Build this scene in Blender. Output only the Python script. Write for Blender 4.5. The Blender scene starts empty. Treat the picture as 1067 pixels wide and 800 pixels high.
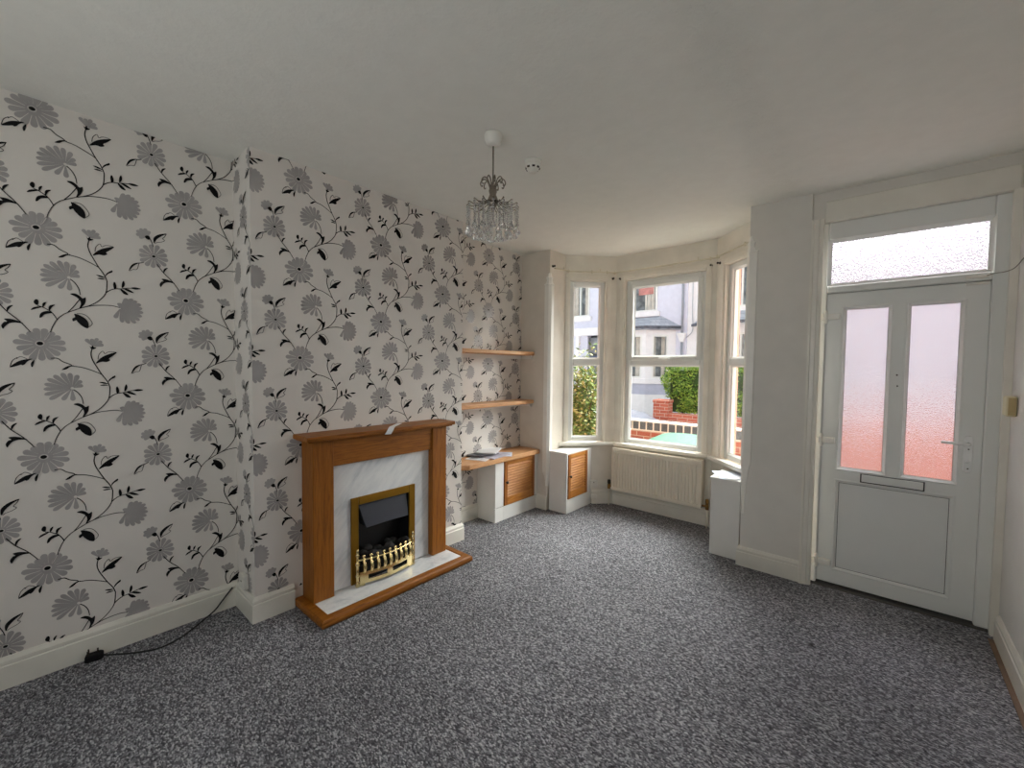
import bpy, bmesh, math, random
from mathutils import Vector, Matrix
C = bpy.context.scene.collection
PI = math.pi
rnd = random.Random(7)

# ------------------------------------------------------------------ room sizes (metres)
H = 2.711; D = 3.587; CA = .292; C1 = .854; C2 = 2.455
NB = .379; P1 = 2.215; P2 = 2.595; RW = 3.538; F = 4.27; YB = -1.3
OUT = -.32      # level of the ground outside

# ------------------------------------------------------------------ mesh builder
class MB:
    def __init__(s): s.v = []; s.f = []; s.m = []; s.sm = []
    def add(s, vs, fs, mat=0, smooth=False):
        o = len(s.v); s.v += [tuple(p) for p in vs]
        for f in fs:
            s.f.append(tuple(i+o for i in f)); s.m.append(mat); s.sm.append(smooth)
        return s
    def box(s, x0, x1, y0, y1, z0, z1, mat=0):
        return s.hexa([(x0,y0),(x1,y0),(x1,y1),(x0,y1)], z0, z1, mat)
    def hexa(s, poly, z0, z1, mat=0, smooth=False):
        n = len(poly)
        a = sum(poly[i][0]*poly[(i+1)%n][1]-poly[(i+1)%n][0]*poly[i][1] for i in range(n))
        if a < 0: poly = poly[::-1]
        vs = [(p[0],p[1],z0) for p in poly]+[(p[0],p[1],z1) for p in poly]
        fs = [tuple(range(n))[::-1], tuple(range(n,2*n))]+[(i,(i+1)%n,n+(i+1)%n,n+i) for i in range(n)]
        return s.add(vs, fs, mat, smooth)
    def prism(s, poly, axis, a0, a1, mat=0):
        # poly in the two other axes, extruded along axis
        def P(p, a):
            return (a,p[0],p[1]) if axis == 0 else ((p[0],a,p[1]) if axis == 1 else (p[0],p[1],a))
        n = len(poly)
        vs = [P(p,a0) for p in poly]+[P(p,a1) for p in poly]
        fs = [tuple(range(n))[::-1], tuple(range(n,2*n))]+[(i,(i+1)%n,n+(i+1)%n,n+i) for i in range(n)]
        return s.add(vs, fs, mat)
    def tube(s, pts, r, n=8, mat=0, cap=True, smooth=True):
        pts = [Vector(p) for p in pts]; k = len(pts)
        rs = r if isinstance(r,(list,tuple)) else [r]*k
        vs = []; fs = []
        up = None
        for i in range(k):
            t = (pts[min(i+1,k-1)]-pts[max(i-1,0)]).normalized()
            if up is None: up = Vector((0,0,1)) if abs(t.z) < .9 else Vector((1,0,0))
            a = t.cross(up)
            if a.length < 1e-5: a = t.cross(Vector((0,1,0)))
            a.normalize(); b = a.cross(t).normalized(); up = b
            for j in range(n):
                w = 2*PI*j/n
                vs.append(pts[i]+(a*math.cos(w)+b*math.sin(w))*rs[i])
        for i in range(k-1):
            for j in range(n):
                fs.append((i*n+j, i*n+(j+1)%n, (i+1)*n+(j+1)%n, (i+1)*n+j))
        if cap:
            fs.append(tuple(range(n))); fs.append(tuple((k-1)*n+j for j in range(n))[::-1])
        return s.add(vs, fs, mat, smooth)
    def lathe(s, prof, c=(0,0,0), n=20, mat=0, axis=2, smooth=True):
        vs = []; fs = []; k = len(prof)
        for r,z in prof:
            for j in range(n):
                w = 2*PI*j/n; x = r*math.cos(w); y = r*math.sin(w)
                p = (x,y,z) if axis == 2 else ((x,z,y) if axis == 1 else (z,x,y))
                vs.append((p[0]+c[0],p[1]+c[1],p[2]+c[2]))
        for i in range(k-1):
            for j in range(n):
                fs.append((i*n+j, i*n+(j+1)%n, (i+1)*n+(j+1)%n, (i+1)*n+j))
        fs.append(tuple(range(n))[::-1]); fs.append(tuple((k-1)*n+j for j in range(n)))
        return s.add(vs, fs, mat, smooth)
    def ball(s, c, r, n=10, m=6, mat=0, sc=(1,1,1)):
        vs = []; fs = []
        for i in range(m+1):
            a = PI*i/m
            for j in range(n):
                b = 2*PI*j/n; q = max(math.sin(a),1e-3)
                vs.append((c[0]+r*sc[0]*q*math.cos(b), c[1]+r*sc[1]*q*math.sin(b), c[2]+r*sc[2]*math.cos(a)))
        for i in range(m):
            for j in range(n):
                fs.append((i*n+j, (i+1)*n+j, (i+1)*n+(j+1)%n, i*n+(j+1)%n))
        return s.add(vs, fs, mat, True)
    def sweep(s, path, prof, side=1, mat=0):
        # profile [(offset, z)...] swept along a 2-D path, offset to the left (side=1) or right (-1)
        P = [Vector(p) for p in path]; k = len(P); n = len(prof); vs = []; fs = []
        for i in range(k):
            d0 = (P[i]-P[i-1]).normalized() if i else None
            d1 = (P[i+1]-P[i]).normalized() if i < k-1 else None
            n0 = Vector((-d0.y,d0.x))*side if d0 else None
            n1 = Vector((-d1.y,d1.x))*side if d1 else None
            if n0 is None: m = n1
            elif n1 is None: m = n0
            else:
                m = (n0+n1).normalized(); m = m/max(.3,m.dot(n0))
            for o,z in prof: vs.append((P[i].x+m.x*o, P[i].y+m.y*o, z))
        for i in range(k-1):
            for j in range(n):
                fs.append((i*n+j,(i+1)*n+j,(i+1)*n+(j+1)%n,i*n+(j+1)%n))
        fs.append(tuple(range(n))); fs.append(tuple((k-1)*n+j for j in range(n))[::-1])
        return s.add(vs, fs, mat)
    def ring(s, x0, x1, z0, z1, w, ya, yb, mat=0, T=None):
        # sloping moulding round an opening in an xz plane: outer edge at ya, inner edge (w in) at yb
        o = [(x0,ya,z0),(x1,ya,z0),(x1,ya,z1),(x0,ya,z1)]
        i = [(x0+w,yb,z0+w),(x1-w,yb,z0+w),(x1-w,yb,z1-w),(x0+w,yb,z1-w)]
        vs = o+i
        if T: vs = [T(*p) for p in vs]
        return s.add(vs, [(k,(k+1)%4,4+(k+1)%4,4+k) for k in range(4)], mat)
    def build(s, name, mats, parent=None, bevel=0, fix=True, seg=1, ang=.6):
        me = bpy.data.meshes.new(name)
        me.from_pydata([tuple(p) for p in s.v], [], s.f)
        if not isinstance(mats,(list,tuple)): mats = [mats]
        for m in mats: me.materials.append(m)
        me.polygons.foreach_set('material_index', s.m)
        me.polygons.foreach_set('use_smooth', s.sm)
        if fix:
            bm = bmesh.new(); bm.from_mesh(me)
            bmesh.ops.recalc_face_normals(bm, faces=bm.faces)
            bm.to_mesh(me); bm.free()
        me.update()
        o = bpy.data.objects.new(name, me); C.objects.link(o)
        if parent:
            o.parent = parent
            o.location = -Vector(parent_world(parent))
        if bevel:
            b = o.modifiers.new('bevel','BEVEL'); b.width = bevel; b.segments = seg
            b.limit_method = 'ANGLE'; b.angle_limit = ang
        return o

def parent_world(o):
    l = Vector(o.location)
    while o.parent: o = o.parent; l += Vector(o.location)
    return l

def tag(o, label=None, cat=None, group=None, kind=None):
    if label: o['label'] = label
    if cat: o['category'] = cat
    if group: o['group'] = group
    if kind: o['kind'] = kind
    return o
def thing(name, label, cat, loc=(0,0,0), group=None, kind=None):
    o = bpy.data.objects.new(name, None); o.empty_display_size = .05
    C.objects.link(o); o.location = loc
    return tag(o, label, cat, group, kind)

# ------------------------------------------------------------------ materials
def s2l(c):
    return tuple((x/255/12.92 if x/255 <= .04045 else ((x/255+.055)/1.055)**2.4) for x in c)
class NT:
    def __init__(s, name):
        s.m = bpy.data.materials.new(name); s.m.use_nodes = True
        s.t = s.m.node_tree; s.t.nodes.clear()
        s.out = s.n('ShaderNodeOutputMaterial')
    def n(s, typ, **kw):
        x = s.t.nodes.new(typ)
        for k,v in kw.items(): setattr(x,k,v)
        return x
    def l(s, a, b): s.t.links.new(a,b)
    def coord(s, scale=(1,1,1), rot=(0,0,0)):
        tc = s.n('ShaderNodeTexCoord'); mp = s.n('ShaderNodeMapping')
        mp.inputs['Scale'].default_value = scale; mp.inputs['Rotation'].default_value = rot
        s.l(tc.outputs['Object'], mp.inputs['Vector']); return mp.outputs[0]
    def noise(s, vec, scale, detail=3, rough=.5, dist=0):
        x = s.n('ShaderNodeTexNoise'); x.inputs['Scale'].default_value = scale
        x.inputs['Detail'].default_value = detail; x.inputs['Roughness'].default_value = rough
        x.inputs['Distortion'].default_value = dist
        if vec is not None: s.l(vec, x.inputs['Vector'])
        return x.outputs['Fac']
    def ramp(s, fac, stops):
        x = s.n('ShaderNodeValToRGB'); e = x.color_ramp.elements
        while len(e) < len(stops): e.new(.5)
        for k,(p,c) in enumerate(stops):
            e[k].position = p; e[k].color = (*s2l(c),1)
        s.l(fac, x.inputs[0]); return x.outputs[0]
    def bump(s, h, strength=.3, dist=.002, prev=None):
        x = s.n('ShaderNodeBump'); x.inputs['Strength'].default_value = strength
        x.inputs['Distance'].default_value = dist; s.l(h, x.inputs['Height'])
        if prev is not None: s.l(prev, x.inputs['Normal'])
        return x.outputs[0]
    def bsdf(s, col, rough=.6, metal=0, normal=None, spec=.5, coat=0):
        b = s.n('ShaderNodeBsdfPrincipled')
        if isinstance(col, tuple): b.inputs['Base Color'].default_value = (*s2l(col),1)
        else: s.l(col, b.inputs['Base Color'])
        b.inputs['Roughness'].default_value = rough; b.inputs['Metallic'].default_value = metal
        b.inputs['Specular IOR Level'].default_value = spec
        b.inputs['Coat Weight'].default_value = coat
        if normal is not None: s.l(normal, b.inputs['Normal'])
        s.l(b.outputs[0], s.out.inputs[0]); return b
def plain(name, col, rough=.55, metal=0, spec=.5, var=.04, bump=0, bscale=60, coat=0):
    t = NT(name); c = t.coord()
    f = t.noise(c, 6, 4)
    lo = tuple(max(0,int(x*(1-var))) for x in col); hi = tuple(min(255,int(x*(1+var))) for x in col)
    k = t.ramp(f, [(.3,lo),(.7,hi)])
    nb = t.bump(t.noise(c, bscale, 4), bump, .003) if bump else None
    t.bsdf(k, rough, metal, nb, spec, coat); return t.m
def wood(name, dark, mid, light, axis, rough=.4, coat=.1, stretch=14, scale=5):
    t = NT(name)
    sc = [stretch]*3; sc[axis] = 1.0
    c = t.coord(tuple(sc))
    f = t.noise(c, scale, 5, .6, .6)
    fine = t.noise(t.coord(tuple(x*4 for x in sc)), scale, 3, .6)
    mx = t.n('ShaderNodeMath', operation='MULTIPLY_ADD'); t.l(fine, mx.inputs[0]); mx.inputs[1].default_value = .35
    sub = t.n('ShaderNodeMath', operation='MULTIPLY'); t.l(f, sub.inputs[0]); sub.inputs[1].default_value = .72
    t.l(sub.outputs[0], mx.inputs[2])
    k = t.ramp(mx.outputs[0], [(.3,dark),(.5,mid),(.72,light)])
    t.bsdf(k, rough, 0, t.bump(mx.outputs[0], .12, .001), .4, coat); return t.m

M = {}
M['wall'] = plain('white_wall_paint', (222,219,212), .6, var=.015, bump=.25, bscale=45)
M['sill'] = plain('dark_threshold_strip', (82,79,76), .8)
M['nib'] = plain('tan_white_wall_paint', (220,213,201), .6, var=.02, bump=.25, bscale=45)
M['bead'] = plain('bright_gloss_bead', (240,238,231), .3, var=.015)
M['wall_r'] = plain('embossed_white_wall', (226,224,220), .6, var=.015, bump=.5, bscale=90)
M['gloss'] = plain('white_gloss_paint', (228,225,215), .32, var=.02, bump=.06, bscale=30)
M['cream'] = plain('cream_gloss_paint', (231,226,214), .35, var=.03, bump=.08, bscale=25)
M['upvc'] = plain('white_upvc', (229,231,228), .3, var=.008)
M['upvc_in'] = plain('white_upvc_panel', (226,228,226), .35, var=.008)
M['gasket'] = plain('black_gasket', (40,41,42), .6)
M['mdf'] = plain('white_painted_board', (230,229,225), .45, var=.012, bump=.03)
M['rad'] = plain('radiator_enamel', (229,222,206), .35, var=.015)
M['plastic'] = plain('white_plastic', (232,230,222), .4, var=.01)
M['ivory'] = plain('ivory_plastic', (226,215,178), .4, var=.04)
M['tan'] = plain('tan_plastic', (190,168,120), .5, var=.05)
M['black'] = plain('black_plastic', (16,16,18), .55, spec=.25)
M['fireblack'] = plain('matt_black_metal', (17,18,21), .5)
M['hood'] = plain('satin_black_hood', (52,55,64), .42, var=.05)
M['coal'] = plain('grey_coal', (44,42,41), .9, var=.35, bump=.6, bscale=90)
M['brass'] = plain('polished_brass', (240,220,164), .2, 1, var=.03)
M['brassd'] = plain('brushed_brass_trim', (170,128,48), .34, 1, var=.05)
M['copper'] = plain('brass_valve', (150,116,66), .35, 1)
M['chrome'] = plain('aged_chrome', (140,131,120), .25, 1, var=.05)
M['steel'] = plain('white_satin_handle', (234,235,234), .25)
M['dark'] = plain('dark_screw', (58,50,44), .5, .5)
M['wire'] = plain('grey_wire', (118,112,100), .5)
M['cable'] = plain('black_cable', (20,20,22), .5)
M['paper_w'] = plain('white_paper', (240,240,242), .6, var=.02)
M['paper_b'] = plain('pale_blue_paper', (214,222,236), .5, var=.05)
M['print'] = plain('printed_dark_page', (92,90,98), .4, var=.4)
M['printl'] = plain('printed_lilac_page', (196,192,206), .4, var=.08)
M['track'] = plain('cream_curtain_track', (214,206,184), .45)
M['oakF'] = wood('orange_oak_upright', (100,55,7), (140,82,15), (164,102,30), 2, .45, 0)
M['oakH'] = wood('orange_oak_along', (100,55,7), (140,82,15), (166,104,32), 1, .45, 0)
M['oakX'] = wood('orange_oak_across', (100,55,7), (140,82,15), (164,102,30), 0, .45, 0)
M['pineY'] = wood('light_pine_shelf', (176,122,74), (204,152,104), (220,174,128), 1, .45, .05)
M['louvY'] = wood('honey_pine_slat', (136,80,28), (176,112,46), (200,138,66), 1, .4, .1)
M['louvZ'] = wood('honey_pine_stile', (112,64,22), (150,90,36), (176,114,52), 2, .4, .1)
M['bare'] = plain('bare_gripper_strip', (124,100,80), .8, var=.1)

def mk_ceiling():
    t = NT('textured_ceiling'); c = t.coord()
    fine = t.noise(c, 38, 5, .6); mid = t.noise(c, 11, 4, .6)
    b = t.bump(fine, .35, .006); b = t.bump(mid, .15, .012, b)
    # rough plaster ridge running towards the door pillar
    sx = t.n('ShaderNodeSeparateXYZ'); t.l(c, sx.inputs[0])
    wob = t.noise(c, 3, 2)
    a = t.n('ShaderNodeMath', operation='MULTIPLY_ADD'); t.l(wob, a.inputs[0]); a.inputs[1].default_value = .16; a.inputs[2].default_value = -2.57
    d = t.n('ShaderNodeMath', operation='ADD'); t.l(sx.outputs[0], d.inputs[0]); t.l(a.outputs[0], d.inputs[1])
    e = t.n('ShaderNodeMath', operation='ABSOLUTE'); t.l(d.outputs[0], e.inputs[0])
    mr = t.n('ShaderNodeMapRange'); t.l(e.outputs[0], mr.inputs['Value'])
    mr.inputs['From Min'].default_value = .005; mr.inputs['From Max'].default_value = .16
    mr.inputs['To Min'].default_value = 1; mr.inputs['To Max'].default_value = 0
    rid = t.noise(c, 22, 6, .75, 1.5)
    mm = t.n('ShaderNodeMath', operation='MULTIPLY'); t.l(mr.outputs[0], mm.inputs[0]); t.l(rid, mm.inputs[1])
    b = t.bump(mm.outputs[0], .55, .022, b)
    k = t.ramp(mid, [(.3,(236,236,230)),(.7,(240,240,234))])
    t.bsdf(k, .75, 0, b, .3); return t.m
M['ceil'] = mk_ceiling()

def mk_carpet():
    t = NT('grey_twist_carpet'); c = t.coord((1,1,1),(0,0,.3))
    v = t.n('ShaderNodeTexVoronoi'); v.inputs['Scale'].default_value = 105; v.inputs['Randomness'].default_value = .9
    mp = t.coord((1.0,1.7,1),(0,0,.5)); t.l(mp, v.inputs['Vector'])
    sep = t.n('ShaderNodeSeparateColor'); t.l(v.outputs['Color'], sep.inputs[0])
    n2 = t.noise(c, 60, 3, .6); n3 = t.noise(c, 1.2, 2)
    mx = t.n('ShaderNodeMath', operation='MULTIPLY_ADD'); t.l(n2, mx.inputs[0]); mx.inputs[1].default_value = .55
    m2 = t.n('ShaderNodeMath', operation='MULTIPLY'); t.l(sep.outputs[0], m2.inputs[0]); m2.inputs[1].default_value = .55
    t.l(m2.outputs[0], mx.inputs[2])
    k = t.ramp(mx.outputs[0], [(.2,(62,62,66)),(.47,(108,108,113)),(.64,(142,142,147)),(.82,(194,194,198))])
    # old dark spot on the carpet near the door
    tc = t.n('ShaderNodeTexCoord')
    dd = t.n('ShaderNodeVectorMath', operation='DISTANCE'); t.l(tc.outputs['Object'], dd.inputs[0]); dd.inputs[1].default_value = (2.753,2.79,0)
    mr = t.n('ShaderNodeMapRange'); t.l(dd.outputs['Value'], mr.inputs['Value'])
    mr.inputs['From Min'].default_value = .008; mr.inputs['From Max'].default_value = .03
    mr.inputs['To Min'].default_value = .8; mr.inputs['To Max'].default_value = 0
    mix = t.n('ShaderNodeMix', data_type='RGBA'); t.l(mr.outputs[0], mix.inputs[0]); t.l(k, mix.inputs[6]); mix.inputs[7].default_value = (*s2l((48,48,50)),1)
    wear = t.n('ShaderNodeMix', data_type='RGBA', blend_type='MULTIPLY'); wear.inputs[0].default_value = 1
    t.l(mix.outputs[2], wear.inputs[6])
    t.l(t.ramp(n3, [(.35,(232,232,232)),(.65,(255,255,255))]), wear.inputs[7])
    h = t.n('ShaderNodeMath', operation='SUBTRACT'); t.l(mx.outputs[0], h.inputs[0]); t.l(v.outputs['Distance'], h.inputs[1])
    t.bsdf(wear.outputs[2], .95, 0, t.bump(h.outputs[0], .7, .006), .1); return t.m
M['carpet'] = mk_carpet()

def mk_paper():
    t = NT('off_white_wallpaper'); c = t.coord()
    w = t.noise(t.coord((1,260,24)), 1, 2); w2 = t.noise(t.coord((1,24,260)), 1, 2)
    a = t.n('ShaderNodeMath', operation='ADD'); t.l(w, a.inputs[0]); t.l(w2, a.inputs[1])
    k = t.ramp(a.outputs[0], [(.3,(216,211,205)),(.7,(224,219,213))])
    t.bsdf(k, .6, 0, t.bump(a.outputs[0], .12, .001), .35); return t.m
M['paper'] = mk_paper()
M['petal'] = plain('grey_printed_petal', (166,162,161), .36, var=.04, bump=.25, bscale=160)
M['ink'] = plain('black_printed_vine', (14,14,17), .6, spec=.2)
M['petal_pale'] = plain('pale_petal_line', (205,200,196), .5)

def mk_marble():
    t = NT('white_veined_marble'); c = t.coord((1,1.0,1.0),(.75,0,0))
    c1 = t.coord((1,1,1),(-.85,0,0)); mp = t.n('ShaderNodeMapping'); mp.inputs['Scale'].default_value = (4,.9,4.6); t.l(c1, mp.inputs['Vector'])
    n = t.noise(mp.outputs[0], 1.9, 7, .62, .7); n2 = t.noise(mp.outputs[0], 6.5, 5, .6, .4)
    a = t.n('ShaderNodeMath', operation='MULTIPLY_ADD'); t.l(n2, a.inputs[0]); a.inputs[1].default_value = .3
    hh = t.n('ShaderNodeMath', operation='MULTIPLY'); t.l(n, hh.inputs[0]); hh.inputs[1].default_value = .7; t.l(hh.outputs[0], a.inputs[2])
    k = t.ramp(a.outputs[0], [(.35,(198,203,207)),(.46,(224,226,228)),(.57,(236,237,237))])
    t.bsdf(k, .22, 0, None, .5); return t.m
M['marble'] = mk_marble()

def mk_glass():
    t = NT('clear_window_glass')
    tr = t.n('ShaderNodeBsdfTransparent'); tr.inputs[0].default_value = (.97,.985,.98,1)
    g = t.n('ShaderNodeBsdfGlossy'); g.inputs['Roughness'].default_value = .02
    fr = t.n('ShaderNodeFresnel'); fr.inputs[0].default_value = 1.45
    ge = t.n('ShaderNodeNewGeometry'); mu = t.n('ShaderNodeMath', operation='SUBTRACT', use_clamp=True)   # only the entry face reflects
    t.l(fr.outputs[0], mu.inputs[0]); t.l(ge.outputs['Backfacing'], mu.inputs[1])
    mx = t.n('ShaderNodeMixShader'); t.l(mu.outputs[0], mx.inputs[0]); t.l(tr.outputs[0], mx.inputs[1]); t.l(g.outputs[0], mx.inputs[2])
    t.l(mx.outputs[0], t.out.inputs[0]); return t.m
M['glass'] = mk_glass()
def mk_frost():
    t = NT('stippled_obscure_glass'); c = t.coord()
    v = t.n('ShaderNodeTexVoronoi'); v.inputs['Scale'].default_value = 150; t.l(c, v.inputs['Vector'])
    n = t.noise(c, 60, 3)
    a = t.n('ShaderNodeMath', operation='ADD'); t.l(v.outputs['Distance'], a.inputs[0]); t.l(n, a.inputs[1])
    b = t.bump(a.outputs[0], 1.0, .016)
    r = t.n('ShaderNodeBsdfRefraction'); r.inputs['Color'].default_value = (.80,.79,.84,1)
    r.inputs['Roughness'].default_value = .2; r.inputs['IOR'].default_value = 1.10; t.l(b, r.inputs['Normal'])
    g = t.n('ShaderNodeBsdfGlossy'); g.inputs['Roughness'].default_value = .2; t.l(b, g.inputs['Normal'])
    tl = t.n('ShaderNodeBsdfTranslucent'); tl.inputs[0].default_value = (.9,.92,.94,1); t.l(b, tl.inputs['Normal'])
    m1 = t.n('ShaderNodeMixShader'); m1.inputs[0].default_value = .03; t.l(r.outputs[0], m1.inputs[1]); t.l(tl.outputs[0], m1.inputs[2])
    m2 = t.n('ShaderNodeMixShader'); m2.inputs[0].default_value = .06; t.l(m1.outputs[0], m2.inputs[1]); t.l(g.outputs[0], m2.inputs[2])
    t.l(m2.outputs[0], t.out.inputs[0]); return t.m
M['frost'] = mk_frost()
def mk_crystal():
    t = NT('clear_crystal')
    b = t.n('ShaderNodeBsdfGlass'); b.inputs['IOR'].default_value = 1.5; b.inputs['Roughness'].default_value = .06
    b.inputs['Color'].default_value = (.93,.94,.95,1)
    tr = t.n('ShaderNodeBsdfTransparent'); tr.inputs[0].default_value = (.9,.9,.9,1)
    mx = t.n('ShaderNodeMixShader'); mx.inputs[0].default_value = .92
    t.l(tr.outputs[0], mx.inputs[1]); t.l(b.outputs[0], mx.inputs[2]); t.l(mx.outputs[0], t.out.inputs[0]); return t.m
M['crystal'] = mk_crystal()

def brick(name, c1, c2, mortar, w=.225, h=.075, rot=(PI/2,0,0)):
    t = NT(name); tc = t.n('ShaderNodeTexCoord'); sx = t.n('ShaderNodeSeparateXYZ'); t.l(tc.outputs['Object'], sx.inputs[0])
    ad = t.n('ShaderNodeMath', operation='ADD'); t.l(sx.outputs[0], ad.inputs[0]); t.l(sx.outputs[1], ad.inputs[1])
    cb = t.n('ShaderNodeCombineXYZ'); t.l(ad.outputs[0], cb.inputs[0]); t.l(sx.outputs[2], cb.inputs[1])
    b = t.n('ShaderNodeTexBrick'); t.l(cb.outputs[0], b.inputs['Vector'])
    b.inputs['Color1'].default_value = (*s2l(c1),1); b.inputs['Color2'].default_value = (*s2l(c2),1); b.inputs['Mortar'].default_value = (*s2l(mortar),1)
    b.inputs['Scale'].default_value = 1; b.inputs['Brick Width'].default_value = w; b.inputs['Row Height'].default_value = h
    b.inputs['Mortar Size'].default_value = .006
    t.bsdf(b.outputs['Color'], .85, 0, t.bump(b.outputs['Fac'], -.4, .004), .2); return t.m
M['brick'] = brick('red_brick', (178,98,80), (198,122,100), (206,190,176))
M['brick_old'] = brick('old_red_brick', (160,92,78), (180,114,96), (190,176,160))
M['brick_pale'] = brick('pale_pink_brick', (158,98,84), (176,122,106), (180,164,150))
M['blue_brick'] = plain('dark_blue_brick', (82,92,98), .55, var=.15)
M['mortar'] = plain('pale_mortar', (226,222,212), .9)
M['lav'] = plain('lavender_render', (216,219,234), .85, var=.02, bump=.2, bscale=30)
M['lavd'] = plain('grey_lavender_plinth', (184,188,206), .85, var=.03)
M['whiter'] = plain('white_render', (236,236,238), .85, var=.02)
M['pinkr'] = plain('pink_cream_render', (204,158,140), .85, var=.03, bump=.2, bscale=40)
M['slate'] = brick('grey_slate_tiles', (168,174,184), (184,190,198), (130,136,146), .22, .12)
M['tile'] = plain('dark_eaves_tile', (92,96,106), .7, var=.2)
M['curtain'] = plain('pale_curtain', (222,214,206), .9, var=.06)
M['room'] = plain('dark_room_behind_glass', (120,124,128), .9, var=.3)
M['redcl'] = plain('red_hanging_cloth', (214,140,134), .9, var=.1)
M['pipe'] = plain('grey_downpipe', (150,156,166), .5)
M['navy'] = plain('blue_grey_front_door', (92,102,124), .5)
M['asph'] = plain('asphalt', (128,128,132), .9, var=.08, bump=.3, bscale=80)
M['pave'] = plain('concrete_paving', (190,187,182), .9, var=.05, bump=.2)
M['soil'] = plain('garden_gravel', (190,184,174), .95, var=.2, bump=.6, bscale=70)
M['car'] = plain('silver_car_paint', (118,124,138), .3, .4, var=.02, coat=.5)
M['carglass'] = plain('dark_car_glass', (44,50,58), .12)
M['tyre'] = plain('black_tyre', (26,26,27), .8)
M['lamp'] = plain('headlamp_lens', (220,224,228), .15)
M['bin'] = plain('green_bin_plastic', (18,92,62), .45, var=.04)
M['binlid'] = plain('bright_green_lid', (10,94,62), .65, var=.04)
def leafmat(name, a, b, c):
    t = NT(name); oi = t.n('ShaderNodeNewGeometry')
    k = t.ramp(oi.outputs['Random Per Island'], [(.1,a),(.5,b),(.9,c)])
    t.bsdf(k, .5, 0, None, .4); return t.m
M['leaf'] = leafmat('hedge_leaf', (70,118,40), (118,164,60), (172,202,90))
M['leafr'] = leafmat('mixed_shrub_leaf', (60,92,38), (116,146,70), (168,168,112))
M['twig'] = plain('brown_twig', (88,66,48), .9)
STEMS=[[[0.0331,-0.069],[0.0547,-0.0687],[0.0732,-0.0851],[0.0983,-0.0981],[0.1046,-0.1051],[0.1404,-0.1127],[0.1804,-0.1309],[0.2076,-0.1472]],[[0.1753,-0.0163],[0.1703,-0.0456],[0.1764,-0.0773],[0.1911,-0.1122],[0.2076,-0.1472],[0.2262,-0.18],[0.2346,-0.2052],[0.2361,-0.2195],[0.2316,-0.2687],[0.215,-0.2999],[0.1936,-0.3242],[0.1658,-0.3441],[0.1353,-0.3593],[0.0922,-0.3849],[0.0759,-0.3981],[0.058,-0.4204],[0.0431,-0.4537],[0.0347,-0.4839]],[[0.1353,-0.3593],[0.1555,-0.35],[0.1864,-0.3394],[0.2285,-0.3336],[0.2572,-0.3337],[0.2808,-0.3394]],[[0.1054,-0.2212],[0.1213,-0.2372],[0.134,-0.2634],[0.1383,-0.2932]],[[0.1396,-0.3095],[0.1293,-0.3272],[0.1122,-0.3572],[0.0922,-0.3849]],[[0.058,-0.4204],[0.0475,-0.3986],[0.0369,-0.3838],[0.0233,-0.3739],[0.0113,-0.3662],[-0.0037,-0.3612]],[[0.2316,-0.2687],[0.2479,-0.2542],[0.2661,-0.2453],[0.2882,-0.2421],[0.3181,-0.2343],[0.3409,-0.2325]],[[-0.1239,0.1824],[-0.097,0.1404],[-0.06,0.0992],[-0.0286,0.0519]],[[-0.1574,0.3252],[-0.1459,0.3011],[-0.1374,0.2723]],[[-0.2012,0.1733],[-0.1895,0.177],[-0.1777,0.1823]]]
OUTL=[[[-0.0931,-0.1085],[-0.087,-0.0849],[-0.0783,-0.0736],[-0.0711,-0.0676],[-0.0732,-0.0732],[-0.0625,-0.063],[-0.0526,-0.0664],[-0.0413,-0.0737]],[[0.1953,-0.071],[0.1974,-0.0515],[0.2046,-0.0371],[0.2145,-0.0287],[0.2202,-0.0418],[0.2309,-0.0338],[0.2452,-0.0302],[0.263,-0.0326]],[[0.1248,-0.3863],[0.1414,-0.3855],[0.1547,-0.3904],[0.1679,-0.4057],[0.1784,-0.4287],[0.1706,-0.4437],[0.1619,-0.4501]],[[-0.0809,0.3541],[-0.0886,0.3374],[-0.0987,0.325],[-0.089,0.3163],[-0.1034,0.3052],[-0.1218,0.2988],[-0.1311,0.2914]],[[-0.1983,0.1723],[-0.2015,0.1581],[-0.2076,0.1389],[-0.222,0.1364],[-0.2364,0.1264]]]
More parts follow.
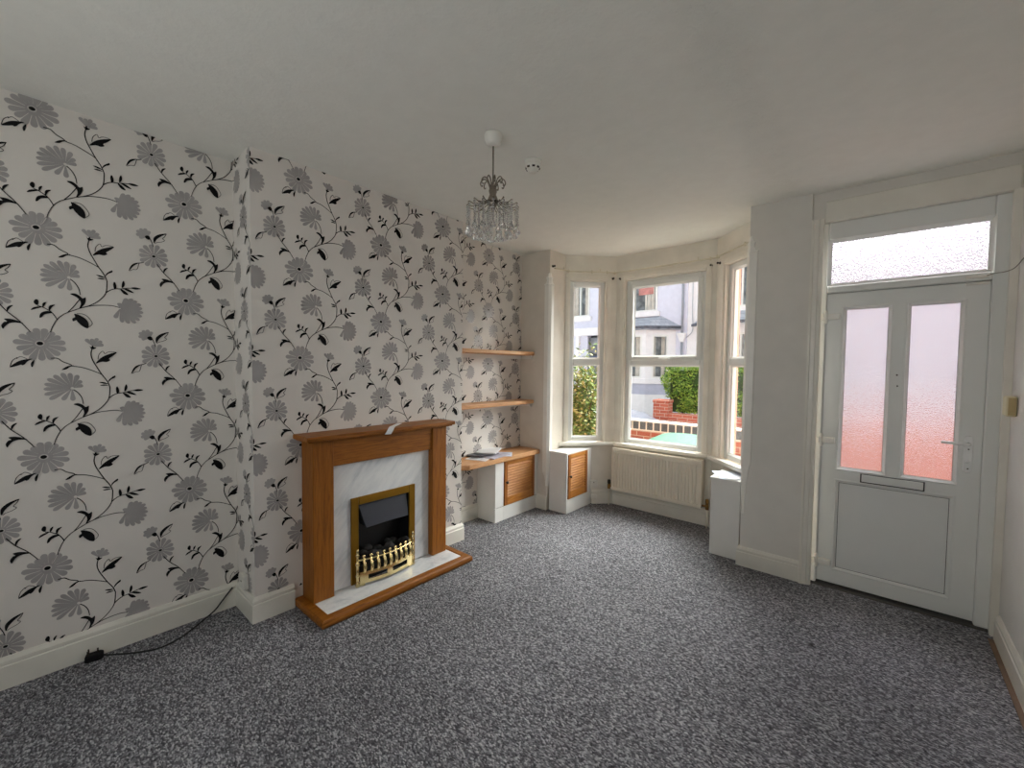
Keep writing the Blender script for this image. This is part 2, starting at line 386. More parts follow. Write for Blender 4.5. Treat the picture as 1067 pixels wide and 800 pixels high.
LEAVES=[[[-0.0946,-0.1131],[-0.0788,-0.0938],[-0.0586,-0.0794],[-0.0252,-0.0719],[-0.0401,-0.0852],[-0.0491,-0.0989],[-0.0563,-0.1031],[-0.0606,-0.1006],[-0.0735,-0.1068]],[[-0.0186,-0.0783],[-0.0264,-0.0853],[-0.0308,-0.0976],[-0.0288,-0.1103],[-0.0246,-0.1094],[-0.0214,-0.0964]],[[0.1095,-0.1027],[0.095,-0.1034],[0.0805,-0.1109],[0.0679,-0.1243],[0.0834,-0.1213],[0.0948,-0.1107]],[[0.1863,-0.0918],[0.2023,-0.0671],[0.2271,-0.0475],[0.2659,-0.0319],[0.2501,-0.0523],[0.2356,-0.066],[0.24,-0.0747],[0.2264,-0.0837],[0.2089,-0.0825]],[[0.2307,-0.1865],[0.2353,-0.1713],[0.2553,-0.1532],[0.2569,-0.1627],[0.2424,-0.1725]],[[0.1964,-0.1865],[0.2121,-0.1858],[0.2312,-0.1951],[0.2137,-0.1942]],[[0.1996,-0.2027],[0.2136,-0.198],[0.2311,-0.2034],[0.2134,-0.2048]],[[0.2625,-0.2473],[0.2586,-0.2234],[0.2632,-0.2095],[0.2695,-0.2217],[0.2706,-0.2387]],[[0.2912,-0.2367],[0.2924,-0.2133],[0.2993,-0.1989],[0.3035,-0.2141],[0.2995,-0.2296]],[[0.2844,-0.2431],[0.3028,-0.2514],[0.3167,-0.2694],[0.2988,-0.2669]],[[0.2956,-0.2381],[0.3161,-0.2396],[0.3393,-0.2564],[0.3177,-0.2533]],[[0.3257,-0.2322],[0.3448,-0.2259],[0.3671,-0.2312],[0.3446,-0.238]],[[0.1038,-0.2932],[0.1202,-0.2886],[0.1365,-0.2981],[0.1463,-0.3096],[0.1572,-0.3035],[0.1553,-0.3288],[0.1472,-0.3462],[0.1336,-0.3605],[0.1397,-0.3377],[0.1361,-0.3193],[0.1232,-0.3046]],[[0.1155,-0.3881],[0.1313,-0.3913],[0.151,-0.4049],[0.1635,-0.4252],[0.1628,-0.4548],[0.1434,-0.4468],[0.1272,-0.4273],[0.1224,-0.4184],[0.1114,-0.425],[0.1088,-0.4121],[0.1185,-0.4033]],[[-0.0153,-0.3479],[-0.0115,-0.3354],[-0.0045,-0.3323],[0.0004,-0.3406],[-0.0021,-0.3579],[-0.009,-0.3574]],[[-0.0251,-0.3845],[-0.0174,-0.3717],[-0.0008,-0.3653],[0.0088,-0.3674],[-0.007,-0.3763]],[[0.0128,-0.367],[0.0116,-0.3536],[0.0163,-0.3454],[0.024,-0.3422],[0.02,-0.3553]],[[0.0339,-0.3827],[0.0311,-0.3663],[0.0376,-0.3551],[0.0523,-0.3516],[0.0414,-0.3651]],[[0.043,-0.3909],[0.0292,-0.3832],[0.0138,-0.3884],[0.0045,-0.3984],[0.0011,-0.4166],[0.0078,-0.4151],[0.0172,-0.4016],[0.0321,-0.3947]],[[-0.0965,0.137],[-0.0972,0.1542],[-0.0896,0.1658],[-0.0777,0.1694],[-0.0871,0.1562],[-0.0929,0.1447]],[[-0.1146,0.076],[-0.1059,0.0917],[-0.0975,0.0946],[-0.1061,0.1055],[-0.0888,0.1075],[-0.0691,0.1015],[-0.0492,0.0901],[-0.075,0.0914],[-0.0921,0.0856],[-0.1036,0.0717],[-0.11,0.0604]],[[-0.1723,0.3202],[-0.1603,0.3276],[-0.151,0.3206],[-0.1536,0.3062],[-0.1654,0.3081]],[[-0.1341,0.2907],[-0.1366,0.3185],[-0.1211,0.3383],[-0.1026,0.3489],[-0.0796,0.3551],[-0.1028,0.3364],[-0.1234,0.3139]],[[-0.2404,0.1257],[-0.2319,0.1526],[-0.2185,0.1686],[-0.1983,0.1754],[-0.2205,0.1547],[-0.2311,0.1378]],[[0.1661,-0.0034],[0.171,-0.0102],[0.178,-0.0015],[0.1812,-0.0102],[0.1904,-0.0119],[0.1827,-0.0193],[0.1725,-0.0207]]]
SKY, SUN, EXPO, REAR_FILL = 1.25, 28, 0.08, 16
# ------------------------------------------------------------------ wallpaper pattern (drawn on the wall as thin inlays)
def smooth_pts(P, sub=3, closed=False):
    n = len(P); out = []
    rng = range(n) if closed else range(n-1)
    for i in rng:
        g = (lambda k: P[k%n]) if closed else (lambda k: P[min(max(k,0),n-1)])
        p0,p1,p2,p3 = g(i-1),g(i),g(i+1),g(i+2)
        for j in range(sub):
            t = j/sub
            out.append(tuple(.5*((2*b)+(-a+c)*t+(2*a-5*b+4*c-d)*t*t+(-a+3*b-3*c+d)*t**3) for a,b,c,d in zip(p0,p1,p2,p3)))
    if not closed: out.append(tuple(P[-1]))
    return out
def ribbon(P, w0, w1):
    n = len(P); quads = []
    L = []; R = []
    for i in range(n):
        a = P[max(i-1,0)]; b = P[min(i+1,n-1)]
        dx,dy = b[0]-a[0],b[1]-a[1]; q = math.hypot(dx,dy) or 1
        w = (w0+(w1-w0)*i/(n-1))/2
        L.append((P[i][0]-dy/q*w,P[i][1]+dx/q*w)); R.append((P[i][0]+dy/q*w,P[i][1]-dx/q*w))
    for i in range(n-1): quads.append([L[i],L[i+1],R[i+1],R[i]])
    return quads
def petal(c, ang, r0, r1, w, tip=.86):
    ca,sa = math.cos(ang),math.sin(ang); L = r1-r0
    prof = [(0,.18),(.25,.42),(.5,.72),(.72,.97),(.86,1.),(.95,.72),(1.0,.25)]
    pts = [(r0+L*a, w/2*b) for a,b in prof]+[(r0+L*a, -w/2*b) for a,b in prof[::-1]]
    return [(c[0]+x*ca-y*sa, c[1]+x*sa+y*ca) for x,y in pts]
def disc(c, rx, ry, n=14):
    return [(c[0]+rx*math.cos(2*PI*k/n),c[1]+ry*math.sin(2*PI*k/n)) for k in range(n)]
MOTIF = []   # (layer, material index, polygon)
def mk_motif():
    q = random.Random(3)
    for S in STEMS:
        for r in ribbon(smooth_pts(S,4), .0042, .0032): MOTIF.append((1,2,r))
    for S in OUTL:
        for r in ribbon(smooth_pts(S,3), .0026, .0022): MOTIF.append((1,2,r))
    for S in LEAVES: MOTIF.append((2,2,smooth_pts(S,3,True)))
    # big open flower
    n = 15
    for k in range(n):
        a = 2*PI*k/n+.12; up = math.sin(a)
        R = .083+q.uniform(-.006,.006)
        if up > .5: R -= .010
        if -1 < up < -.6: R -= .004
        MOTIF.append((0,1,petal((.004,-.002),a,.010,R,.0240)))
    MOTIF.append((0,1,disc((.004,-.002),.027,.027)))
    MOTIF.append((1.2,3,disc((0,0),.0155,.0135))); MOTIF.append((2,2,disc((0,0),.0108,.009)))
    for rb in ribbon([(.014,.016),(.022,.026),(.030,.044),(.0345,.055)],.0022,.003): MOTIF.append((1.2,3,rb))
    # second open flower
    c = (-.1371,.2208); n = 13
    for k in range(n):
        a = 2*PI*k/n+.3
        MOTIF.append((0,1,petal(c,a,.008,.0635+q.uniform(-.005,.004),.0208)))
    MOTIF.append((0,1,disc(c,.016,.016)))
    MOTIF.append((1.2,3,disc(c,.0105,.009))); MOTIF.append((2,2,disc(c,.0078,.0062)))
    # three-quarter flower (stem at lower right)
    c = (.101,-.214)
    for a,R in ((20,.040),(48,.050),(72,.068),(95,.075),(114,.082),(133,.088),(150,.094),(166,.094),(181,.094),(197,.096),(214,.092),(240,.066),(272,.062)):
        MOTIF.append((0,1,petal(c,math.radians(a),.006,R,.0185 if R > .06 else .017)))
    # side flower at the end of the long stem
    c = (.283,-.344)
    for a,R in ((64,.062),(48,.074),(34,.080),(20,.088),(6,.088),(-8,.092),(-22,.092),(-36,.093),(-50,.092),(-66,.082),(-84,.072),(-112,.055),(95,.028)):
        MOTIF.append((0,1,petal(c,math.radians(a),.002,R,.0185)))
    # buds
    c = (.179,-.008)
    for a,R in ((124,.046),(96,.040),(70,.047),(44,.044),(18,.040)): MOTIF.append((0,1,petal(c,math.radians(a),.004,R,.0155)))
    c = (-.160,.318)
    for a,R in ((172,.048),(150,.052),(128,.050),(104,.046),(80,.036),(192,.036)): MOTIF.append((0,1,petal(c,math.radians(a),.004,R,.0165)))
mk_motif()
def clip(poly, u0, u1, v0, v1):
    for ax,lim,sg in ((0,u0,1),(0,u1,-1),(1,v0,1),(1,v1,-1)):
        out = []; n = len(poly)
        for i in range(n):
            a,b = poly[i],poly[(i+1)%n]
            ia,ib = (a[ax]-lim)*sg >= 0,(b[ax]-lim)*sg >= 0
            if ia: out.append(a)
            if ia != ib:
                t = (lim-a[ax])/(b[ax]-a[ax]); out.append((a[0]+(b[0]-a[0])*t,a[1]+(b[1]-a[1])*t))
        poly = out
        if len(poly) < 3: return None
    return poly
PU, PV = .56, .538
def paper_pattern(mb, u0, u1, v0, v1, au, av, to3):
    k0 = int((u0-au)/PU)-2; k1 = int((u1-au)/PU)+2
    for k in range(k0,k1+1):
        for j in range(-6,7):
            cu = au+k*PU; cv = av+j*PV+(.268 if k%2 else 0)
            if cu < u0-.5 or cu > u1+.5 or cv < v0-.6 or cv > v1+.6: continue
            for idx,(lay,m,poly) in enumerate(MOTIF):
                p = clip([(cu+a,cv+b) for a,b in poly],u0,u1,v0,v1)
                if p: mb.add([to3(a,b,.0005+.0011*lay+(idx%97)*1e-5) for a,b in p],[tuple(range(len(p)))],m)
PM = [M['paper'],M['petal'],M['ink'],M['petal_pale']]

# ------------------------------------------------------------------ the room shell
def struct(o): o['kind'] = 'structure'; return o
L0,L1,L2,L3 = (NB,3.87),(.78,F),(1.80,F),(P1,3.862)      # inner line of the bay
floor_poly = [(-.12,YB-.1),(RW+.12,YB-.1),(RW+.12,3.75),(P1+.06,3.75),(P1+.06,3.9),(1.84,F+.06),(.74,F+.06),(NB-.06,3.9),(NB-.06,3.75),(-.12,3.75)]
struct(MB().hexa(floor_poly,-.12,0).build('floor',M['carpet']))
struct(MB().hexa(floor_poly,H,H+.15).build('ceiling',M['ceil']))

w = MB().box(-.15,0,YB,D+.28,-.1,H+.02)
paper_pattern(w,-.75,C1,.12,H,.0545,2.123,lambda u,v,o:(o,u,v))
paper_pattern(w,C2,D,.12,H,3.07-2*PU,2.066,lambda u,v,o:(o,u,v))
struct(w.build('wall_left',PM,fix=False))
w = MB().box(-.01,CA,C1,C2,-.1,H+.02)
paper_pattern(w,C1,C2,.12,H,1.1175,2.079,lambda u,v,o:(CA+o,u,v))
paper_pattern(w,C1,C1+CA,.12,H,.0545,2.123,lambda u,v,o:(u-C1,C1-o,v))
struct(w.build('wall_fireplace',PM,fix=False))
struct(MB().box(-.15,NB,D,3.87,-.1,H+.02).build('wall_front_left',M['nib']))
struct(MB().box(P1,P2,D,3.862,-.1,H+.02).build('wall_front_right',M['wall']))
struct(MB().box(P2,RW+.1,D+.035,3.862,2.50,H+.02).build('wall_front_above_door',M['wall']))
struct(MB().box(RW,RW+.15,YB,3.862,-.1,H+.02).build('wall_right',M['wall_r']))
# wall behind the viewer; its window is added to go with the fill light
wb = MB()
wb.box(-.15,.9,YB-.15,YB,-.1,H+.02).box(2.7,RW+.15,YB-.15,YB,-.1,H+.02).box(.9,2.7,YB-.15,YB,-.1,.85).box(.9,2.7,YB-.15,YB,2.3,H+.02)
struct(wb.build('wall_back',M['wall']))
t = thing('added_rear_window',None,None,(1.8,YB-.1,.85),kind='structure')
fb = MB().box(.9,.97,YB-.12,YB-.06,.85,2.3).box(2.63,2.7,YB-.12,YB-.06,.85,2.3).box(.97,2.63,YB-.12,YB-.06,.85,.92).box(.97,2.63,YB-.12,YB-.06,2.23,2.3).box(1.77,1.83,YB-.12,YB-.06,.92,2.23)
fb.build('frame',M['upvc'],t)
for a,b in ((.97,1.77),(1.83,2.63)): MB().box(a,b,YB-.10,YB-.095,.92,2.23).build('pane',M['glass'],t)

# bay: three facets, each with posts, apron and head round a window
class Facet:
    def __init__(s, A, B):
        s.A = Vector(A); d = Vector(B)-s.A; s.L = d.length; s.t = d.normalized(); s.n = Vector((-s.t.y,s.t.x))
    def P(s, a, n, z): q = s.A+s.t*a+s.n*n; return (q.x,q.y,z)
    def xy(s, a, n): q = s.A+s.t*a+s.n*n; return (q.x,q.y)
FL,FF,FR = Facet(L0,L1),Facet(L1,L2),Facet(L2,L3)
t22 = math.tan(PI/8)
def bay_piece(mb, f, s0, s1, n0, n1, z0, z1, mat, m0, m1):
    # mitred towards the neighbour facet at an end where m is True (the outside is longer there)
    poly = [f.xy(s0-(t22*n0 if m0 else 0),n0),f.xy(s1+(t22*n0 if m1 else 0),n0),f.xy(s1+(t22*n1 if m1 else 0),n1),f.xy(s0-(t22*n1 if m0 else 0),n1)]
    mb.hexa(poly,z0,z1,mat)
SPANS = [(FL,.03,.468,False,True),(FF,.08,.95,True,True),(FR,FR.L-.468,FR.L-.03,True,False)]
ZS,ZH = .675,2.462
for (f,a,b,m0,m1),nm in zip(SPANS,('wall_bay_left','wall_bay_front','wall_bay_right')):
    mb = MB()
    for n0,n1,mat in ((0,.11,0),(.11,.165,1)):
        bay_piece(mb,f,0,f.L,n0,n1,-.1 if mat == 0 else OUT,ZS,mat,m0,m1)
        bay_piece(mb,f,0,f.L,n0,n1,ZH,H+.02,mat,m0,m1)
        bay_piece(mb,f,0,a,n0,n1,ZS,ZH,mat,m0,False)
        bay_piece(mb,f,b,f.L,n0,n1,ZS,ZH,mat,False,m1)
    struct(mb.build(nm,[M['cream'],M['pinkr']]))
# outer face of the house front either side of the bay
mb = MB()
mb.box(-3,NB-.02,3.87,3.95,OUT,4.5).box(P1+.02,P2+.02,3.862,3.95,OUT,4.5).box(RW-.02,7,3.862,3.95,OUT,4.5).box(P2,RW,3.862,3.95,2.5,4.5)
struct(mb.build('wall_outside',M['pinkr']))

def bay_window(name, f, a, b, tr0, tr1, sash):
    t = thing(name,None,None,(*f.xy((a+b)/2,.05),ZS),kind='structure')
    def bar(mb,s0,s1,z0,z1,n0,n1): mb.hexa([f.xy(s0,n0),f.xy(s1,n0),f.xy(s1,n1),f.xy(s0,n1)],z0,z1)
    tw = .026                       # timber lining with a bead
    mb = MB()
    bar(mb,a,a+tw,ZS,ZH,.0,.11); bar(mb,b-tw,b,ZS,ZH,.0,.11); bar(mb,a+tw,b-tw,ZH-tw,ZH,.0,.11)
    bar(mb,a-.028,a+.012,ZS,ZH+.028,-.012,0); bar(mb,b-.012,b+.028,ZS,ZH+.028,-.012,0); bar(mb,a+.012,b-.012,ZH-.012,ZH+.028,-.012,0)
    mb.build('timber_lining',M['cream'],t,.004)
    A,B = a+tw,b-tw; z0,z1 = ZS+.012,ZH-tw; fw = .048
    mb = MB()
    bar(mb,A,A+fw,z0,z1,.035,.10); bar(mb,B-fw,B,z0,z1,.035,.10); bar(mb,A+fw,B-fw,z0,z0+fw,.035,.10); bar(mb,A+fw,B-fw,z1-fw,z1,.035,.10)
    bar(mb,A+fw,B-fw,tr0,tr1,.035,.10)
    fr = mb.build('frame',M['upvc'],t,.006)
    g = MB(); p = MB()
    lo = (A+fw,B-fw,z0+fw,tr0); up = (A+fw,B-fw,tr1,z1-fw)
    def beads(x0,x1,y0,y1,n):
        q = MB(); wd = .012
        q.ring(x0,x1,y0,y1,wd,n-.014,n-.002,0,lambda x,y,z: f.P(x,y,z))
        return q
    if sash:
        sw = .042; q = MB(); x0,x1,y0,y1 = A+fw-.012,B-fw+.012,tr1-.012,z1-fw+.012
        bar(q,x0,x0+sw,y0,y1,.022,.085); bar(q,x1-sw,x1,y0,y1,.022,.085); bar(q,x0+sw,x1-sw,y0,y0+sw,.022,.085); bar(q,x0+sw,x1-sw,y1-sw,y1,.022,.085)
        so = q.build('opening_sash',M['upvc'],t,.006)
        up = (x0+sw,x1-sw,y0+sw,y1-sw)
        hm = (x0+x1)/2+.02; q = MB(); bar(q,hm-.035,hm+.035,y0+.006,y0+.026,.006,.022); bar(q,hm-.055,hm+.06,y0+.014,y0+.024,-.008,.006)
        q.build('sash_handle',M['upvc'],so,.003)
        bar(g,up[0]-.004,up[0]+.004,up[2],up[3],.058,.062)
        gp = MB(); gp.ring(up[0]-.001,up[1]+.001,up[2]-.001,up[3]+.001,.004,.05,.056,0,lambda x,y,z: f.P(x,y,z)); gp.build('gasket',M['gasket'],so)
    for (x0,x1,y0,y1),n in ((lo,.062),(up,.062)):
        q = beads(x0,x1,y0,y1,n); q.build('glazing_bead',M['upvc'],t)
        q = MB(); bar(q,x0,x1,y0,y1,n,n+.005); q.build('pane',M['glass'],t)
bay_window('window_1',FL,.03,.468,1.53,1.60,False)
bay_window('window_2',FF,.08,.95,1.53,1.595,True)
bay_window('window_3',FR,FR.L-.468,FR.L-.03,1.53,1.60,False)

# window board round the bay
def bayline(n): # inner line offset outward by n
    return [FL.xy(0,n),FL.xy(FL.L+t22*n,n),FF.xy(FF.L+t22*n,n),FR.xy(FR.L,n)]
a,b = bayline(-.055),bayline(.035)
a[0] = (NB+.001,FL.xy(0,-.055)[1]-.055); b[0] = (NB+.001,FL.xy(0,.035)[1]-.03)
a[3] = (P1-.001,FR.xy(FR.L,-.055)[1]-.055); b[3] = (P1-.001,FR.xy(FR.L,.035)[1]-.03)
mb = MB()
for i in range(3): mb.hexa([a[i],a[i+1],b[i+1],b[i]],.652,.688)
struct(mb.build('trim_1',M['gloss'],bevel=.008,seg=2))

# skirting boards
SK = [(0,0),(.021,0),(.021,.105),(.016,.110),(.018,.114),(.018,.128),(.008,.146),(0,.146)]
def skirt(name, path, side, mat='gloss', prof=SK): struct(MB().sweep(path,prof,side).build(name,M[mat]))
skirt('baseboard_left',[(0,YB),(0,C1)],-1)
skirt('baseboard_chimney',[(0,C1),(CA,C1),(CA,1.068)],-1)
skirt('baseboard_alcove',[(CA,2.235),(CA,C2),(0,C2),(0,2.928)],-1)
skirt('baseboard_front_left',[(.252,D),(NB,D)],-1)
skirt('baseboard_bay',[(.612,4.102),L1,L2,(1.985,4.088)],-1)
skirt('baseboard_front_right',[(P1,D+.05),(P1,D),(P2,D)],-1)
skirt('baseboard_right',[(RW,D-.045),(RW,YB)],-1)
struct(MB().box(RW-.043,RW-.0215,YB,D-.06,0,.006).build('trim_8',M['bare']))

# corner beads with carved ends on the two jambs of the bay
def corner_bead(name, x, sgn, z0, z1, tail):
    mb = MB(); wd = .058; th = .016
    def sec(k, c):   # square bead planted over the corner, its arris taken off
        w_ = wd*c; q = th*k
        return [(x-sgn*w_,D+.003),(x-sgn*w_*.93,D-q),(x-sgn*.006,D-q),(x+sgn*q,D+.008),(x+sgn*q,D+w_*.9),(x-sgn*.01,D+w_*.9),(x-sgn*.01,D+.003)]
    st = [(z0-tail,.3,.3),(z0-tail*.6,.5,.45),(z0-tail*.2,.7,.7),(z0,1,1),(z1,1,1),(z1+.004,1.2,1.12),(z1+.012,1.2,1.12),(z1+.02,.9,.8),(z1+.05,.75,.55),(z1+.08,.9,.7),(z1+.09,.5,.5),(z1+.125,.3,.3)]
    vs = []; fs = []; n = 7
    for z,k,c in st: vs += [(p[0],p[1],z) for p in sec(k,c)]
    for i in range(len(st)-1):
        for j in range(n): fs.append((i*n+j,i*n+(j+1)%n,(i+1)*n+(j+1)%n,(i+1)*n+j))
    fs.append(tuple(range(n))); fs.append(tuple((len(st)-1)*n+j for j in range(n)))
    mb.add(vs,fs); struct(mb.build(name,M['bead']))
corner_bead('trim_2',NB,1,.40,2.345,.15)
corner_bead('trim_3',P1,-1,.80,2.365,.40)

# ------------------------------------------------------------------ front door
YD = 3.66
AR = [(0,0),(.068,0),(.068,.012),(.060,.02),(.045,.022),(.040,.028),(.018,.028),(.012,.034),(0,.034)]
mb = MB()
mb.prism([(P2+.003+u,D-.004-v+.004) for u,v in AR],2,0,2.52)
struct(mb.build('trim_4',M['gloss']))
struct(MB().box(P2+.071,RW,D+.012,D+.035,2.50,2.64).build('trim_5',M['gloss'],bevel=.006))
struct(MB().prism([(RW-.001-.03,D-.004),(RW-.001,D-.02),(RW-.001,D+.08),(RW-.03,D+.08)],2,0,2.50).build('trim_6',M['gloss']))
mb = MB().prism([(P2+.071,D+.012),(P2+.071,D+.03),(RW-.032,D+.03),(RW-.032,D+.012)],2,2.488,2.5)
struct(MB().box(P2,RW,D+.03,3.86,-.08,.012).build('trim_7',M['sill']))
t = thing('door_1',None,None,(3.07,YD,0),kind='structure')
X0,X1 = 2.692,3.448
mb = MB().box(P2+.045,X0-.0015,YD-.032,YD+.05,0.012,2.50).box(X1+.0015,RW-.001,YD-.032,YD+.05,0.012,2.50).box(X0-.0015,X1+.0015,YD-.032,YD+.05,2.026,2.072).box(X0-.0015,X1+.0015,YD-.032,YD+.05,2.385,2.50)
mb.box(X0-.02,X0+.014,YD+.046,YD+.06,.012,2.06).box(X1-.014,X1+.02,YD+.046,YD+.06,.012,2.06).box(X0-.02,X1+.02,YD+.046,YD+.06,2.008,2.06).box(X0-.02,X1+.02,YD+.046,YD+.06,.012,.045)
fr = mb.build('door_frame',M['upvc'],t,.006)
MB().ring(X0-.0015,X1+.0015,2.072,2.385,.02,YD-.032,YD-.012).build('glazing_bead',M['upvc'],t)
MB().box(X0+.010,X1-.010,YD-.006,YD+.002,2.08,2.378).build('toplight_pane',M['frost'],t)
# leaf with two glazed openings and a lower panel
g1,g2,gz = (2.784,3.030),(3.102,3.350),(.826,1.926)
pn = (2.780,3.344,.128,.750)
mb = MB(); ya,yb = YD-.012,YD+.045; z0,z1 = .028,2.022
mb.box(X0,2.780,ya,yb,z0,z1).box(3.350,X1,ya,yb,z0,z1)
mb.box(2.780,3.350,ya,yb,z0,.128).box(2.780,3.350,ya,yb,.750,.826).box(2.780,3.350,ya,yb,1.926,z1).box(3.030,3.102,ya,yb,.826,1.926)
mb.box(3.344,3.350,ya,yb,.128,.750).box(2.780,2.784,ya,yb,.826,1.926)
leaf = mb.build('door_leaf',M['upvc'],t)
mb = MB()
for (x0,x1),(y0,y1) in ((g1,gz),(g2,gz)): mb.ring(x0,x1,y0,y1,.016,ya-.003,ya+.014)
mb.ring(g1[0]-.012,g1[1]+.012,gz[0]-.012,gz[1]+.012,.012,ya+.001,ya-.003).ring(g2[0]-.012,g2[1]+.012,gz[0]-.012,gz[1]+.012,.012,ya+.001,ya-.003)
mb.ring(pn[0],pn[1],pn[2],pn[3],.016,ya-.003,ya+.008).ring(pn[0]-.012,pn[1]+.012,pn[2]-.012,pn[3]+.012,.012,ya+.001,ya-.003)
mb.build('moulded_bead',M['upvc'],leaf)
mb = MB()
mb.ring(pn[0]+.016,pn[1]-.016,pn[2]+.016,pn[3]-.016,.0025,ya+.006,ya+.0062)
for (x0,x1) in (g1,g2): mb.ring(x0+.016,x1-.016,gz[0]+.016,gz[1]-.016,.0022,ya+.0135,ya+.0137)
mb.build('seal',M['gasket'],leaf)
MB().box(pn[0],pn[1],ya+.008,yb-.005,pn[2],pn[3]).build('lower_panel',M['upvc_in'],leaf)
for x0,x1 in (g1,g2): MB().box(x0,x1,ya+.016,ya+.024,gz[0],gz[1]).build('glass_pane',M['frost'],leaf)
lb = MB().box(2.908,3.218,ya-.006,ya,.757,.815).build('letterbox_frame',M['gasket'],leaf)
MB().box(2.915,3.211,ya-.012,ya-.006,.764,.812).build('letterbox_flap',M['upvc'],lb,.002)
mb = MB()
for z in (1.475,1.405): mb.lathe([(.005,ya-.004),(.005,ya)],(3.066+(.004 if z<1.45 else 0),0,z),10,0,1)
mb.build('screw_hole',M['dark'],leaf)
for z in (1.865,1.02,.17):
    h = MB().tube([(X0-.003,ya-.016,z-.045),(X0-.003,ya-.016,z+.045)],.013,10)
    h.box(X0+.006,X0+.075,ya-.026,ya,z-.02,z+.02).box(X0-.05,X0-.010,YD-.050,YD-.03,z-.024,z+.024)
    h.build('hinge',M['bead'],t,.004)
def pill(mb,cx,z0,z1,w,y0,y1):
    r = w/2; pts = [(cx+r*math.cos(PI*k/10),z1-r+r*math.sin(PI*k/10)) for k in range(11)]+[(cx-r*math.cos(PI*k/10),z0+r-r*math.sin(PI*k/10)) for k in range(11)]
    mb.prism(pts,1,y0,y1)
mb = MB(); pill(mb,3.392,.905,1.125,.038,ya-.010,ya)
hp = mb.build('handle_plate',M['steel'],leaf,.002)
MB().tube([(3.392,ya-.008,1.078),(3.392,ya-.048,1.078),(3.384,ya-.055,1.078),(3.34,ya-.056,1.079),(3.275,ya-.052,1.080)],[.009,.009,.0095,.009,.008],10).build('lever',M['steel'],hp)
MB().lathe([(.011,ya-.018),(.011,ya-.008)],(3.390,0,.972),14,0,1).build('key_cylinder',M['steel'],hp)
mb = MB()
for z in (1.045,.93): mb.lathe([(.004,ya-.0115),(.004,ya-.009)],(3.394,0,z),8,0,1)
mb.build('fixing_screw',M['dark'],hp)
# ------------------------------------------------------------------ fireplace
HZ = .05
t = thing('hearth','low oak-edged hearth with a white marble slab on the carpet','hearth',(.48,1.65,0))
HY0,HY1,HX = 1.068,2.234,.672
prof = [(0,.004),(.012,.0),(.050,.0),(.060,.010),(.064,.026),(.060,.042),(.050,.050),(.006,.050),(0,.046)]
mb = MB().sweep([(CA+.001,HY0+.064),(HX-.064,HY0+.064),(HX-.064,HY1-.064),(CA+.001,HY1-.064)],prof,-1)
mb.build('wood_border',M['oakH'],t)
MB().box(CA+.002,HX-.064,HY0+.064,HY1-.064,.0,.047).build('marble_slab',M['marble'],t)
t = thing('fireplace_surround','orange oak fireplace surround with a plain mantel shelf and white marble back panel','fireplace',(.37,1.64,HZ))
CX = .452
for y0,y1 in ((1.122,1.250),(2.020,2.152)):
    MB().box(CA+.001,CX,y0,y1,HZ,1.038).build('upright',M['oakF'],t,.004,seg=2)
MB().box(CA+.11,CX-.014,1.250,2.020,.868,1.038).build('frieze',M['oakH'],t,.003)
mp = [(CA+.001,1.070),(.500,1.070),(.500,2.202),(CA+.001,2.202)]
mb = MB().hexa(mp,1.046,1.074); mb.hexa([(CA+.001,1.085),(.484,1.085),(.484,2.187),(CA+.001,2.187)],1.036,1.046)
mb.build('mantel_shelf',M['oakH'],t,.008,seg=2)
FX = .400; b0,b1,bz = 1.40,1.87,.612
mb = MB().box(CA+.001,FX,1.251,b0,HZ,.868).box(CA+.001,FX,b1,2.019,HZ,.868).box(CA+.001,FX,b0,b1,bz,.868)
mb.build('back_panel',M['marble'],t)

t = thing('electric_fire','inset electric fire with brass trim, black hood and polished brass fret','fire',(.40,1.635,HZ))
o0,o1,oz = 1.384,1.886,.627; iw = .052
mb = MB()
for y0,y1,z0,z1 in ((o0,o0+iw,HZ,oz),(o1-iw,o1,HZ,oz),(o0+iw,o1-iw,oz-iw,oz)): mb.box(FX+.0005,FX+.016,y0,y1,z0,z1)
mb.build('brass_trim',M['brassd'],t,.003)
i0,i1,iz = o0+iw,o1-iw,oz-iw
mb = MB().box(CA+.002,CA+.006,i0-.01,i1+.01,HZ,iz+.01)
mb.box(CA+.006,FX,i0-.012,i0,HZ,iz).box(CA+.006,FX,i1,i1+.012,HZ,iz).box(CA+.006,FX,i0,i1,iz,iz+.012).box(CA+.006,FX,i0,i1,HZ,HZ+.01)
mb.build('firebox',M['fireblack'],t)
mb = MB().add([(FX-.01,i0+.008,iz-.004),(FX-.01,i1-.008,iz-.004),(FX+.022,i0+.05,iz-.165),(FX+.022,i1-.012,iz-.165),(CA+.01,i0+.008,iz-.004),(CA+.01,i1-.008,iz-.004),(CA+.01,i0+.05,iz-.155),(CA+.01,i1-.012,iz-.155)],[(0,1,3,2),(0,2,6,4),(1,5,7,3),(2,3,7,6),(4,6,7,5),(0,4,5,1)])
mb.build('hood',M['hood'],t,.003)
q = random.Random(5)
mb = MB()
for k in range(34):
    y = i0+.03+(i1-i0-.06)*q.random(); x = CA+.03+.10*q.random(); z = .175+.06*q.random()
    mb.ball((x,y,z),.02+.014*q.random(),7,5,0,(1,1.2,.8))
o = mb.build('coals',M['coal'],t); o['kind'] = 'stuff'
MB().box(CA+.01,FX+.02,i0+.004,i1-.004,HZ+.01,.165).build('coal_tray',M['fireblack'],t)
